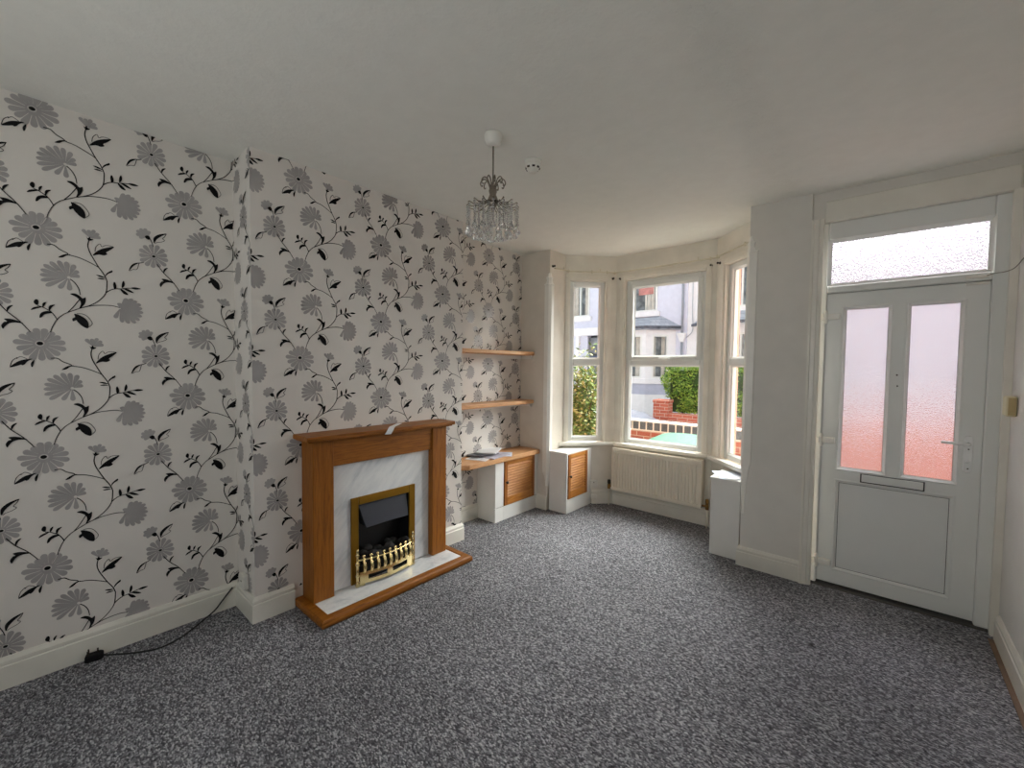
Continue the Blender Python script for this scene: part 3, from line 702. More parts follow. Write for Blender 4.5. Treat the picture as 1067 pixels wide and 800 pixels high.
# fret: bowed brass grate in front
y0,y1 = 1.405,1.838
def bow(y,b=.055): u = (y-y0)/(y1-y0); return .452+b*4*u*(1-u)*.75
for yy in (y0,y1):
    prof = [(.013,.05),(.016,.054),(.016,.068),(.010,.076),(.009,.11),(.014,.116),(.014,.126),(.009,.132),(.009,.185),(.014,.192),(.014,.205),(.008,.212),(.007,.245),(.012,.252),(.012,.262),(.006,.268),(.009,.280),(.006,.292),(.002,.298)]
    MB().lathe(prof,(.452,yy,0),12).build('fret_post',M['brass'],t)
N = 18; ys = [y0+(y1-y0)*k/N for k in range(N+1)]
MB().tube([(bow(y),y,.222) for y in ys],.006,8).build('top_rail',M['brass'],t)
mb = MB()
def strip(a,b,z0,z1,mbx):
    sub = [y0+(y1-y0)*(a+(b-a)*k/8) for k in range(9)]
    mbx.hexa([(bow(y)-.004,y) for y in sub]+[(bow(y)+.004,y) for y in sub[::-1]],z0,z1)
strip(.03,.97,.128,.142,mb); strip(.03,.97,.064,.080,mb)
strip(.03,.15,.080,.128,mb); strip(.45,.55,.080,.128,mb); strip(.85,.97,.080,.128,mb)
strip(.15,.85,.118,.128,mb); strip(.15,.85,.080,.088,mb)
strip(.03,.10,.05,.064,mb); strip(.9,.97,.05,.064,mb)
mb.build('fret_panel',M['brass'],t)
for k in range(9):
    y = y0+(y1-y0)*(.09+.82*k/8); x = bow(y)
    mb = MB().tube([(x,y,.132),(x+.012,y,.150),(x+.016,y,.175),(x+.010,y,.20),(x+.001,y,.215),(x-.002,y,.236)],[.007,.010,.0115,.011,.009,.006],8)
    mb.ball((x-.002,y,.244),.011,10,6)
    mb.build('fret_bar',M['brass'],t)

o = MB()
pts = [(.34,1.80,1.0765),(.43,1.70,1.078),(.475,1.655,1.082),(.502,1.628,1.078),(.515,1.607,1.058),(.518,1.590,1.040)]
wv = Vector((.35,.9,0)).normalized()*.02
vs = []
for p in pts: vs += [(p[0]-wv.x,p[1]-wv.y,p[2]),(p[0]+wv.x,p[1]+wv.y,p[2])]
vs += [(x,y,z+.0012) for x,y,z in vs[:]]
n = len(pts)*2; fs = []
for k in range(len(pts)-1):
    a = 2*k; fs += [(a,a+1,a+3,a+2),(n+a,n+a+2,n+a+3,n+a+1),(a,a+2,n+a+2,n+a),(a+1,n+a+1,n+a+3,a+3)]
fs += [(0,n,n+1,1),(n-2,n-1,2*n-1,2*n-2)]
o.add(vs,fs)
tag(o.build('paper_strip',M['paper_w']),'curled strip of white paper hanging over the mantel edge','paper')

# ------------------------------------------------------------------ alcove shelves, counter and cupboard
def shelf(z0,z1,lab):
    t = thing('alcove_shelf',lab,'shelf',(.1,3.02,z0),'pine shelves in the alcove')
    pl = [(.001,C2+.001),(.205,C2+.001),(.205,D-.035),(.198,D-.014),(.18,D-.002),(.001,D-.002)]
    MB().hexa(pl,z0,z1).build('board',M['pineY'],t,.006,seg=2)
    MB().box(.0015,.022,C2+.03,D-.012,z0-.038,z0).build('batten',M['mdf'],t)
    MB().box(.024,.16,D-.024,D-.002,z0-.036,z0).build('batten',M['mdf'],t)
shelf(1.622,1.660,'upper pine shelf high on the flowery alcove wall')
shelf(1.113,1.151,'lower pine shelf in the alcove, above the cupboard counter')
t = thing('alcove_counter','thick pine counter with a cut corner holding loose papers','counter',(.15,3.02,.585))
MB().hexa([(.001,C2+.001),(.225,C2+.001),(.293,C2+.10),(.293,D-.022),(.001,D-.002)],.587,.632).build('worktop',M['pineY'],t,.004)

def louvre_door(parent, x, y0, y1, z0, z1, nsl, knob):
    # frame lies in the yz plane facing +x
    th = .02; st = .042; tr,br = .038,.075
    d = MB().box(x-.004,x+.0005,y0+.002,y1-.002,z0+.002,z1-.002).build('louvred_door',M['louvZ'],parent)
    for a in (y0,y1-st): MB().box(x,x+th,a,a+st,z0,z1).build('stile',M['louvZ'],d,.002)
    MB().box(x,x+th-.001,y0+st,y1-st,z1-tr,z1).build('top_rail',M['louvY'],d,.002)
    MB().box(x,x+th-.001,y0+st,y1-st,z0,z0+br).build('bottom_rail',M['louvY'],d,.002)
    a,b = z0+br,z1-tr
    for k in range(nsl):
        zc = a+(b-a)*(k+.5)/nsl; h = (b-a)/nsl*.42
        MB().add([p for yy in (y0+st,y1-st) for p in ((x+.001,yy,zc+h-.003),(x+.001,yy,zc+h+.003),(x+th-.001,yy,zc-h+.003),(x+th-.001,yy,zc-h-.004))],[(0,1,2,3),(7,6,5,4),(0,4,5,1),(1,5,6,2),(2,6,7,3),(3,7,4,0)]).build('slat',M['louvY'],d)
    mb = MB().lathe([(.006,x+th-.001),(.006,x+th+.010),(.013,x+th+.014),(.014,x+th+.022),(.008,x+th+.027)],(0,y0+.020,knob),14,0,0)
    mb.build('knob',M['dark'],d)

t = thing('alcove_cupboard','white alcove cupboard under the pine counter with a louvred pine door','cupboard',(.13,3.25,0))
ax = .25
mb = MB().box(.001,ax-.02,2.93,2.948,0,.587)                        # side
mb.box(ax-.02,ax,2.93,3.052,.14,.587).box(ax-.02,ax,3.052,D-.002,0,.135).box(ax-.02,ax,2.93,3.052,0,.135)
mb.box(ax-.02,ax,3.528,D-.002,.14,.587).box(ax-.02,ax,3.052,3.528,.578,.587)
mb.build('body',M['mdf'],t,.002)
MB().box(ax-.018,ax-.006,2.95,D-.004,.133,.142).build('seam',M['wire'],t)
MB().box(ax-.016,ax-.012,2.952,D-.006,.142,.586).build('inside_back',M['louvZ'],t)
louvre_door(t,ax-.010,3.056,3.524,.142,.576,12,.372)

def bay_cab(x0,x1,ya,mirror):
    pass
t = thing('bay_cupboard','small white boxed cupboard with a louvred pine door, left end of the bay','cupboard',(.5,3.8,0))
bx0,bx1 = NB+.012,.612
yy = lambda x: x+3.487
mb = MB().hexa([(bx0,3.606),(bx1-.02,3.606),(bx1-.02,3.624),(bx0,3.624)],0,.608)
mb.box(bx1-.02,bx1,3.606,3.624,0,.608).box(bx1-.02,bx1,3.624,4.06,0,.148).box(bx1-.02,bx1,3.998,4.085,.148,.608).box(bx1-.02,bx1,4.06,4.085,0,.148)
mb.build('body',M['mdf'],t,.002)
MB().hexa([(bx0-.003,3.602),(bx1+.003,3.602),(bx1+.003,yy(bx1)-.012),(NB+.015,3.868)],.608,.626).build('top',M['mdf'],t,.003)
MB().box(bx1-.017,bx1-.013,3.626,4.06,.148,.607).build('inside_back',M['louvZ'],t)
louvre_door(t,bx1-.012,3.628,3.996,.150,.606,13,.385)

t = thing('boxed_cupboard','plain white boxed-in cupboard with letters on its top, right end of the bay','cupboard',(2.09,3.8,0))
MB().hexa([(1.978,3.642),(2.195,3.642),(2.195,3.83),(1.978,4.075)],0,.610).build('body',M['mdf'],t,.003)
MB().hexa([(1.968,3.632),(2.212,3.632),(2.212,3.85),(1.968,4.08)],.610,.628).build('top',M['mdf'],t,.003)

# loose papers
def sheet(name, c, w, h, ang, z0, th, mat, label, cat, group=None, curl=0, tilt=0):
    mb = MB(); n = 8; vs = []; ca,sa = math.cos(ang),math.sin(ang)
    for zz in (0,th):
        for i in range(n+1):
            for j in (0,1):
                u = (i/n-.5)*w; v = (j-.5)*h
                z = z0+zz+curl*(abs(i/n-.5)*2)**2+tilt*(i/n)
                vs.append((c[0]+u*ca-v*sa,c[1]+u*sa+v*ca,z))
    m = 2*(n+1); fs = []
    for i in range(n):
        a = 2*i; fs += [(a,a+1,a+3,a+2),(m+a,m+a+2,m+a+3,m+a+1),(a,a+2,m+a+2,m+a),(a+1,m+a+1,m+a+3,a+3)]
    fs += [(0,m,m+1,1),(m-2,m-1,2*m-1,2*m-2)]
    mb.add(vs,fs); return tag(mb.build(name,mat),label,cat,group)
z = .6322
g = 'papers on the pine counter'
sheet('envelope',(.135,2.86),.21,.30,.35,z,.004,M['paper_w'],'white envelope lying flat under the papers on the pine counter','envelope',g)
sheet('magazine',(.175,2.98),.21,.28,.15,z+.0045,.007,M['printl'],'lilac-covered magazine in the middle of the paper heap on the counter','magazine',g)
sheet('leaflet',(.10,2.90),.19,.26,-.25,z+.0125,.004,M['print'],'dark printed leaflet leaning in the paper heap on the counter','leaflet',g,0,.014)
sheet('newspaper',(.075,3.02),.20,.30,.55,z+.0320,.010,M['paper_w'],'folded white newspaper topmost on the paper heap, one edge curled up','newspaper',g,0,0)
sheet('flyer',(.20,3.12),.14,.20,.7,z+.0,.002,M['paper_b'],'pale blue flyer at the window end of the paper heap','leaflet',g)
z = .6285
g = 'letters on the boxed cupboard'
sheet('letter',(2.075,3.78),.20,.28,.5,z,.002,M['paper_b'],'pale blue letter lying across the top of the boxed cupboard','letter',g)
sheet('letter',(2.10,3.71),.15,.12,-.2,z+.0022,.002,M['paper_w'],'small white letter at the front edge of the boxed cupboard top','letter',g,.004)

# ------------------------------------------------------------------ radiator
t = thing('radiator','cream panel radiator with vertical flutes under the bay window','radiator',(1.29,4.2,.17))
rx0,rx1,rz0,rz1 = .822,1.752,.178,.640; ry = 4.155
n = 27; pts = [(rx0+.012,ry)]
pitch = (rx1-rx0-.05)/n; x = rx0+.025
for k in range(n):
    pts += [(x+pitch*.08,ry),(x+pitch*.24,ry+.010),(x+pitch*.76,ry+.010),(x+pitch*.92,ry)]; x += pitch
pts += [(rx1-.012,ry)]
poly = pts+[(rx1-.012,ry+.016),(rx0+.012,ry+.016)]
mb = MB().prism(poly,2,rz0+.040,rz1-.050)
mb.box(rx0+.012,rx1-.012,ry,ry+.016,rz1-.050,rz1-.022).box(rx0+.012,rx1-.012,ry,ry+.016,rz0+.012,rz0+.040)
mb.prism([(ry,rz1-.022),(ry+.006,rz1-.012),(ry+.016,rz1-.012),(ry+.016,rz1-.022)],0,rx0+.012,rx1-.012)
mb.build('front_panel',M['rad'],t)
MB().box(rx0+.012,rx1-.012,ry+.055,ry+.07,rz0+.012,rz1-.012).build('rear_panel',M['rad'],t)
mb = MB().box(rx0,rx1,ry-.002,ry+.006,rz1-.010,rz1).box(rx0,rx1,ry+.064,ry+.072,rz1-.010,rz1)
k = rx0
while k < rx1-.01: mb.box(k,k+.006,ry+.006,ry+.064,rz1-.009,rz1-.002); k += .022
mb.build('top_grille',M['rad'],t)
for a,b in ((rx0,rx0+.012),(rx1-.012,rx1)): MB().box(a,b,ry-.002,ry+.072,rz0+.006,rz1).build('side_panel',M['rad'],t,.003)
for xx,s in ((rx0,-1),(rx1,1)):
    v = MB().tube([(xx,ry+.035,rz0+.03),(xx+s*.045,ry+.035,rz0+.03)],.010,10)
    v.lathe([(.014,rz0+.0),(.016,rz0+.01),(.016,rz0+.045),(.012,rz0+.055)],(xx+s*.045,ry+.035,0),12)
    vo = v.build('valve',M['copper'],t)
    MB().lathe([(.015,rz0+.056),(.017,rz0+.066),(.016,rz0+.095),(.010,rz0+.100)],(xx+s*.045,ry+.035,0),12).build('valve_cap',M['dark'] if s < 0 else M['copper'],vo)
    MB().tube([(xx+s*.045,ry+.035,rz0),(xx+s*.045,ry+.035,.0)],.0075,10).build('pipe',M['rad'],t)

# ------------------------------------------------------------------ small electrics
def wallbox(name,f,s,z0,z1,w,d,label,cat,mat,n0=0):
    t = thing(name,label,cat,f.P(s,0,z0))
    poly = [f.xy(s-w/2,n0),f.xy(s+w/2,n0),f.xy(s+w/2,n0-d),f.xy(s-w/2,n0-d)]
    MB().hexa(poly,z0,z1).build('faceplate',M['plastic'],t,.004)
    return t
s0 = .345
t = wallbox('wall_socket',FL,s0,.185,.262,.085,.03,'white plastic socket box on the bay wall beside the louvred bay cupboard','socket',M['plastic'])
mb = MB(); poly = [FL.xy(s0-.006,-.030),FL.xy(s0+.006,-.030),FL.xy(s0+.006,-.033),FL.xy(s0-.006,-.033)]
mb.hexa(poly,.235,.242); mb.build('socket_slot',M['wire'],t)
t = wallbox('junction_box',FL,.345,.066,.110,.07,.022,'small white junction box on the bay skirting below the socket','junction box',M['plastic'],-.0215)
t = thing('wall_socket','white plastic outlet low on the side of the chimney breast above the skirting','socket',(.15,C1,.19))
MB().box(.105,.19,C1-.028,C1,.155,.24).build('faceplate',M['plastic'],t,.004)
MB().box(.14,.155,C1-.0295,C1-.028,.20,.206).build('socket_slot',M['wire'],t)

t = thing('power_cable','black mains cable with a plug trailing along the left skirting board','cable',(.1,.4,0))
P = [(.026,.815,.125),(.028,.79,.10),(.034,.755,.065),(.045,.715,.03),(.070,.65,.008),(.12,.585,.0055),(.165,.52,.0055),(.185,.44,.0055),(.155,.37,.0055),(.115,.315,.0055),(.075,.255,.012),(.062,.235,.018)]
MB().tube(smooth_pts(P,6),.0042,8).build('flex',M['cable'],t)
mb = MB().hexa([(.025,.175),(.062,.165),(.075,.215),(.068,.235),(.045,.238),(.03,.225)],.002,.036)
pl = mb.build('plug',M['black'],t,.006,seg=2)
for a,b in ((.034,.18),(.055,.175),(.05,.212)): MB().box(a,a+.005,b,b+.006,.036,.058).build('plug_pin',M['dark'],pl)

t = thing('chime_box','small ivory box with a tan side fixed to the right wall beside the door','box',(RW,3.47,1.3))
MB().box(RW-.040,RW-.001,3.42,3.52,1.265,1.372).build('cover',M['ivory'],t,.008,seg=2)
MB().box(RW-.034,RW-.006,3.417,3.4205,1.272,1.365).build('end_plate',M['tan'],t)  # near end in tan, the cover in ivory
t = thing('door_contact','white contact sensor on the door head with a thin trailing wire','sensor',(3.4,YD-.032,2.04))
MB().box(3.345,3.435,YD-.052,YD-.032,2.040,2.056).build('sensor_body',M['plastic'],t,.003)
MB().box(3.345,3.44,YD-.030,YD-.012,2.006,2.021).build('magnet',M['plastic'],t,.003)
MB().tube(smooth_pts([(3.425,YD-.053,2.048),(3.45,YD-.055,2.056),(3.49,YD-.05,2.060),(3.515,YD-.09,2.066),(3.53,YD-.13,2.085),(RW-.004,YD-.2,2.10),(RW-.004,YD-.5,2.12)],5),.0022,6).build('wire',M['wire'],t)

# curtain track round the bay, and the old hooks on the posts
t = thing('curtain_track','thin cream curtain track bent round the top of the bay','curtain track',(1.3,4.2,2.53))
tp = [FL.xy(0,-.04)]; tp = [(NB+.004,3.66),(NB+.05,3.84)]
a,b,c,d = FL.xy(.06,-.035),FL.xy(FL.L-.06,-.035),FF.xy(.05,-.035),FF.xy(FF.L-.05,-.035)
e,f_ = FR.xy(.06,-.035),FR.xy(FR.L-.06,-.035)
tp += [a,b,c,d,e,f_,(P1-.05,3.83),(P1-.004,3.66)]
P3 = smooth_pts([(x,y,2.530) for x,y in tp],6)
MB().tube(P3,.007,8).build('rail',M['track'],t)
q = random.Random(2)
for k in (8,15,17,20,23,30,36,41,46,50):
    p = P3[min(k,len(P3)-1)]
    MB().box(p[0]-.006,p[0]+.006,p[1]-.006,p[1]+.006,2.513,2.546).build('glider',M['track'],t)
for k in (4,16,29,43,55):
    p = P3[min(k,len(P3)-1)]
    MB().tube([(p[0],p[1],2.53),(p[0],p[1]+.0,2.556),(p[0],p[1]+.02,2.57)],.004,6).build('bracket',M['track'],t)
hooks = [(FL.P(FL.L-.045,0,2.470),FL,'dark curtain hook on the left bay post, on its side-window face'),(FF.P(.045,0,2.462),FF,'dark curtain hook on the left bay post, on its front-window face'),
         (FF.P(FF.L-.05,0,2.472),FF,'dark curtain hook on the right bay post, on its front-window face'),(FR.P(.05,0,2.476),FR,'dark curtain hook on the right bay post, on its side-window face')]
for p,f,lab in hooks:
    mb = MB(); a = Vector(p); nn = Vector((f.n.x,f.n.y,0))
    mb.tube([a,a-nn*.004,a-nn*.005,a-nn*.022],[.013,.013,.006,.006],10); mb.ball(tuple(a-nn*.026),.010,8,6)
    tag(mb.build('curtain_hook',M['dark']),lab,'hook','curtain hooks on the bay posts')
mb = MB().tube([(NB,3.63,2.546),(NB+.004,3.63,2.546),(NB+.005,3.63,2.546),(NB+.022,3.63,2.546)],[.013,.013,.006,.006],10); mb.ball((NB+.026,3.63,2.546),.010,8,6)
tag(mb.build('curtain_hook',M['dark']),'dark curtain hook at the alcove end of the curtain track','hook','curtain hooks on the bay posts')

# ------------------------------------------------------------------ chandelier and smoke alarm
cx,cy = 1.42,1.64
t = thing('chandelier','small chrome chandelier with curled arms and hanging clear glass drops','chandelier',(cx,cy,H))
MB().lathe([(.046,H),(.048,H-.008),(.044,H-.030),(.036,H-.052),(.022,H-.060),(.006,H-.062)],(cx,cy,0),24).build('ceiling_rose',M['plastic'],t)
MB().tube([(cx,cy,H-.06),(cx,cy,2.43)],.0042,8).build('rod',M['wire'],t)
MB().lathe([(.008,2.45),(.018,2.44),(.022,2.42),(.017,2.40),(.024,2.385),(.030,2.365),(.022,2.345),(.010,2.33),(.006,2.31),(.003,2.305)],(cx,cy,0),18).build('hub',M['chrome'],t)
for k in range(10):
    a = 2*PI*k/10; c,s = math.cos(a),math.sin(a)
    pr_ = [(.012,2.41),(.018,2.445),(.030,2.472),(.046,2.482),(.060,2.474),(.066,2.458),(.060,2.446),(.053,2.450)]
    MB().tube(smooth_pts([(cx+r*c,cy+r*s,z) for r,z in pr_],3),.0032,6).build('curled_arm',M['chrome'],t)
def strand(r,a,ztop,zbot):
    x,y = cx+r*math.cos(a),cy+r*math.sin(a)
    mb = MB(); z = ztop; k = 0
    mb.tube([(x,y,ztop+.006),(x,y,zbot+.034)],.0008,4)
    while z > zbot+.046:
        mb.ball((x,y,z-.006),.0058 if k%3 else .0082,6,4,0,(1,1,.9)); z -= .0135; k += 1
    o = mb.build('crystal_strand',M['crystal'],t)
    prof = [(.0008,zbot+.044),(.003,zbot+.038),(.008,zbot+.026),(.0145,zbot+.013),(.015,zbot+.009),(.011,zbot+.003),(.002,zbot)]
    MB().lathe(prof,(x,y,0),8,smooth=False).build('teardrop',M['crystal'],o)
for r,n,zt,zb,ph in ((.132,16,2.335,2.195,0),(.090,10,2.335,2.182,.2),(.045,5,2.325,2.168,.1)):
    for k in range(n):
        a = 2*PI*k/n+ph; c,s = math.cos(a),math.sin(a)
        if r > .08:
            pts = [(.016,2.372),(r*.45,2.350),(r*.8,2.338),(r,2.346),(r+.004,2.339)]
            MB().tube(smooth_pts([(cx+q_*c,cy+q_*s,z) for q_,z in pts],2),.0026,5).build('drop_arm',M['chrome'],t)
        strand(r,a,zt,zb+rnd.uniform(-.006,.006))
t = thing('smoke_alarm','white round smoke alarm on the ceiling behind the chandelier','smoke alarm',(1.398,2.0,H))
MB().lathe([(.052,H),(.053,H-.012),(.050,H-.02)],(1.398,2.0,0),24).build('base',M['plastic'],t)
MB().lathe([(.047,H-.02),(.048,H-.030),(.030,H-.056),(.024,H-.060),(.022,H-.066),(.002,H-.068)],(1.398,2.0,0),24).build('sensor_head',M['plastic'],t)
mb = MB()
for k in range(8):
    a = 2*PI*k/8; c,s = math.cos(a),math.sin(a)
    mb.hexa([(1.398+c*.036-s*.008,2+s*.036+c*.008),(1.398+c*.036+s*.008,2+s*.036-c*.008),(1.398+c*.0425+s*.008,2+s*.0425-c*.008),(1.398+c*.0425-s*.008,2+s*.0425+c*.008)],H-.046,H-.034)
mb.build('vent_slots',M['dark'],t)
# ------------------------------------------------------------------ outside
struct(MB().box(-9,9,3.9,6.25,OUT-.3,OUT).build('ground',M['soil']))
struct(MB().box(-12,14,6.5,7.3,OUT-.3,OUT+.02).build('pavement',M['pave']))
struct(MB().box(-12,14,7.3,9.7,OUT-.3,OUT-.08).build('road',M['asph']))
struct(MB().box(-12,14,9.7,14.5,OUT-.3,OUT+.02).build('pavement_opposite',M['pave']))

t = thing('garden_wall','low red brick front garden wall topped with dark blue bricks','wall',(0,6.37,OUT))
MB().box(-3.2,1.95,6.28,6.48,OUT,.535).build('brickwork',M['brick_old'],t)
MB().box(-3.22,1.97,6.27,6.49,.535,.548).build('mortar_bed',M['mortar'],t)
mb = MB(); x = -3.2
while x < 1.94:
    mb.box(x+.006,x+.106,6.268,6.492,.552,.672); x += .1125
mb.build('coping_bricks',M['blue_brick'],t,.008)
MB().box(-3.205,1.955,6.272,6.488,.548,.668).build('joints',M['mortar'],t)
MB().box(-3.21,1.96,6.276,6.484,.668,.69).build('cap',M['mortar'],t,.004)

t = thing('wheelie_bin','green plastic wheelie bin with a brighter green lid outside the front window','bin',(1.1,5.2,OUT))
def quad_stack(mb, levels):
    vs = []; fs = []
    for x0,x1,y0,y1,z in levels: vs += [(x0,y0,z),(x1,y0,z),(x1,y1,z),(x0,y1,z)]
    for i in range(len(levels)-1):
        for j in range(4): fs.append((4*i+j,4*i+(j+1)%4,4*i+4+(j+1)%4,4*i+4+j))
    fs += [(3,2,1,0),tuple(range(4*len(levels)-4,4*len(levels)))]
    return mb.add(vs,fs)
quad_stack(MB(),[(.86,1.36,5.06,5.62,OUT+.06),(.82,1.40,4.98,5.66,.50),(.80,1.42,4.96,5.68,.52),(.80,1.42,4.96,5.68,.575)]).build('body',M['bin'],t,.01)
mb = MB(); vs = []; fs = []; ny = 8; nx = 6
for j in range(ny+1):
    for i in range(nx+1):
        u,v = i/nx,j/ny
        vs.append((.775+.67*u,4.93+.78*v,.582+.075*math.sin(PI*min(1,max(0,u)))**.5*math.sin(PI*(.12+.8*v))**.6+.035*v))
for j in range(ny):
    for i in range(nx): a = j*(nx+1)+i; fs.append((a,a+1,a+nx+2,a+nx+1))
mb.add(vs,fs,0,True); mb.box(.775,1.445,4.93,5.71,.562,.584)
mb.build('lid',M['binlid'],t)
MB().tube([(.86,5.73,.60),(1.36,5.73,.60)],.016,10).build('handle',M['bin'],t)
for x in (.80,1.36): MB().tube([(x,5.60,OUT+.10),(x+.055,5.60,OUT+.10)],.10,18).build('wheel',M['tyre'],t)

def leaves(mb, inside, n, size, seed):
    q = random.Random(seed)
    for k in range(n):
        p = inside(q)
        a,b,c = q.uniform(0,2*PI),q.uniform(-.9,.9),q.uniform(0,2*PI)
        d = Vector((math.cos(a)*math.cos(b),math.sin(a)*math.cos(b),math.sin(b)))
        e = d.orthogonal().normalized(); e.rotate(Matrix.Rotation(c,3,d))
        s = size*q.uniform(.7,1.3); g = d.cross(e)
        p = Vector(p)
        mb.add([p-d*s,p-d*s*.1+e*s*.42+g*s*.1,p+d*s,p-d*s*.1-e*s*.42+g*s*.1],[(0,1,2),(0,2,3)])
t = thing('hedge','clipped green hedge growing over a red brick wall across the street','hedge',(.5,10.3,.4))
def shell(q):
    x0,x1,y0,y1,z0,z1 = -1.0,1.3,10.22,11.0,.46,1.60
    f = q.random(); d = abs(q.gauss(0,.05))
    x,y,z = q.uniform(x0,x1),q.uniform(y0,y1),q.uniform(z0,z1)
    if f < .55: y = y0+d
    elif f < .75: z = z1-d
    elif f < .88: x = x0+d+.1*math.sin(z*9)
    if z < .80 and x < -.68: x += .4
    bulge = .05*math.sin(x*7+z*5)+.04*math.sin(x*13-z*9)
    return (x,y-bulge if f < .55 else y,z+(bulge if .55 <= f < .75 else 0)+q.gauss(0,.012))
mb = MB(); leaves(mb,shell,9500,.035,11); mb.build('foliage',M['leaf'],t,fix=False)
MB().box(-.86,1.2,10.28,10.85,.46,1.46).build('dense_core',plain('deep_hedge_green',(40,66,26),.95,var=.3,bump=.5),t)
mb = MB()
for k in range(5): mb.tube([(-.6+.36*k,10.4,.4),(-.62+.36*k,10.42,.9),(-.5+.36*k,10.38,1.4)],.018,5)
mb.build('stems',M['twig'],t)
t = thing('street_wall','low red brick wall with a square gate pillar below the hedge','wall',(.5,10.1,OUT))
MB().box(-.74,1.4,9.86,10.08,OUT+.02,.46).build('brickwork',M['brick'],t)
pb = MB().box(-1.075,-.735,9.80,10.12,OUT+.02,.70).build('pillar',M['brick'],t)
MB().box(-1.09,-.72,9.785,10.14,.70,.765).build('pillar_cap',M['brick'],pb,.01)

# car parked in the street, only its bonnet and windscreen show above the wall
t = thing('car','silver hatchback parked beyond the garden wall','car',(-2.3,8.35,OUT-.08))
g = OUT-.08
body = [(-.42,g+.22),(-.38,g+.42),(-.42,g+.62),(-.50,g+.72),(-.95,g+.92),(-1.45,g+1.02),(-2.05,g+1.42),(-2.5,g+1.48),(-3.4,g+1.45),(-4.0,g+1.08),(-4.25,g+.95),(-4.3,g+.4),(-4.25,g+.22)]
pts = body; mb = MB(); vs = []; fs = []
st = [(7.55,.94),(7.60,.99),(7.72,1.0),(8.98,1.0),(9.10,.99),(9.15,.94)]
for y,sc in st:
    for x,zz in pts:
        k = (zz-g)/1.48; inn = .22*max(0,k-.62)/.38
        yy_ = y+(inn if y < 8.35 else -inn)
        vs.append((-2.35+(x+2.35)*sc,yy_,g+.22+(zz-g-.22)*(sc if zz > g+.3 else 1)))
n = len(pts)
for i in range(len(st)-1):
    for j in range(n): fs.append((i*n+j,i*n+(j+1)%n,(i+1)*n+(j+1)%n,(i+1)*n+j))
fs += [tuple(range(n))[::-1],tuple(range((len(st)-1)*n,len(st)*n))]
mb.add(vs,fs); bo = mb.build('body',M['car'],t,.03,seg=2,ang=.3)
MB().add([(-1.50,7.80,g+1.055),(-1.50,8.90,g+1.055),(-2.02,8.80,g+1.415),(-2.02,7.90,g+1.415)],[(0,1,2,3)]).build('windscreen',M['carglass'],t)
for y,s in ((7.585,1),(9.115,-1)):
    MB().add([(-1.72,y+.03*s,g+1.03),(-2.62,y+.03*s,g+1.03),(-2.62,y+.155*s,g+1.38),(-2.12,y+.155*s,g+1.38)],[(0,1,2,3)]).build('side_window',M['carglass'],t)
    MB().add([(-2.70,y+.03*s,g+1.03),(-3.75,y+.03*s,g+1.03),(-3.40,y+.155*s,g+1.36),(-2.70,y+.155*s,g+1.38)],[(0,1,2,3)]).build('side_window',M['carglass'],t)
for yy_ in (7.80,8.45): MB().tube([(-1.42,yy_,g+1.05),(-1.55,yy_+.25,g+1.10),(-1.60,yy_+.5,g+1.13)],.008,6).build('wiper',M['black'],t)
for yy_ in (7.68,8.84): MB().box(-.62,-.425,yy_,yy_+.18,g+.60,g+.72).build('headlamp',M['lamp'],t,.02)
for xw in (-1.1,-3.6):
    for yw in (7.55,8.97):
        wl = MB().lathe([(.20,yw),(.29,yw+.01),(.30,yw+.04),(.30,yw+.15),(.29,yw+.18),(.20,yw+.19)],(xw,0,g+.30),20,0,1).build('wheel',M['tyre'],t)
        MB().lathe([(.19,yw-.002),(.19,yw+.005)],(xw,0,g+.30),18,0,1).build('hubcap',M['car'],wl)

# houses over the road
YH = 14.0
def house_window(parent, x0, x1, z0, z1, y, mull=True, red=False, sill=True, T=None):
    T = T or (lambda a,n,z: (a,y+n,z))
    def bx(mb,a0,a1,n0,n1,b0,b1,mat=0):
        vs = [T(a,n,z) for z in (b0,b1) for a,n in ((a0,n0),(a1,n0),(a1,n1),(a0,n1))]
        mb.add(vs,[(3,2,1,0),(4,5,6,7),(0,1,5,4),(1,2,6,5),(2,3,7,6),(3,0,4,7)],mat)
    fr = MB(); w = .06
    bx(fr,x0,x0+w,-.03,.05,z0,z1); bx(fr,x1-w,x1,-.03,.05,z0,z1); bx(fr,x0+w,x1-w,-.03,.05,z0,z0+w); bx(fr,x0+w,x1-w,-.03,.05,z1-w,z1)
    if mull: bx(fr,(x0+x1)/2-.025,(x0+x1)/2+.025,-.03,.05,z0+w,z1-w)
    f = fr.build('window',M['upvc'],parent)
    q = MB(); bx(q,x0+w,x1-w,.012,.018,z0+w,z1-w); q.build('pane',M['glass'],f)
    q = MB(); bx(q,x0+w,x1-w,.20,.21,z0+w,z1-w); q.build('interior',M['room'],f)
    q = MB(); n = 6; wd = (x1-x0-2*w)*.28
    for a in (x0+w,x1-w-wd):
        for k in range(n): bx(q,a+wd*k/n,a+wd*(k+.8)/n,.09+.015*(k%2),.12+.015*(k%2),z0+w,z1-w)
    q.build('curtain',M['curtain'],f)
    if red:
        q = MB(); bx(q,(x0+x1)/2+.10,x1-w-.12,.07,.08,z0+.6,z1-w); q.build('red_cloth',M['redcl'],f)
    if sill:
        q = MB(); bx(q,x0-.10,x1+.10,-.09,.02,z0-.17,z0); q.build('sill',M['whiter'],f)
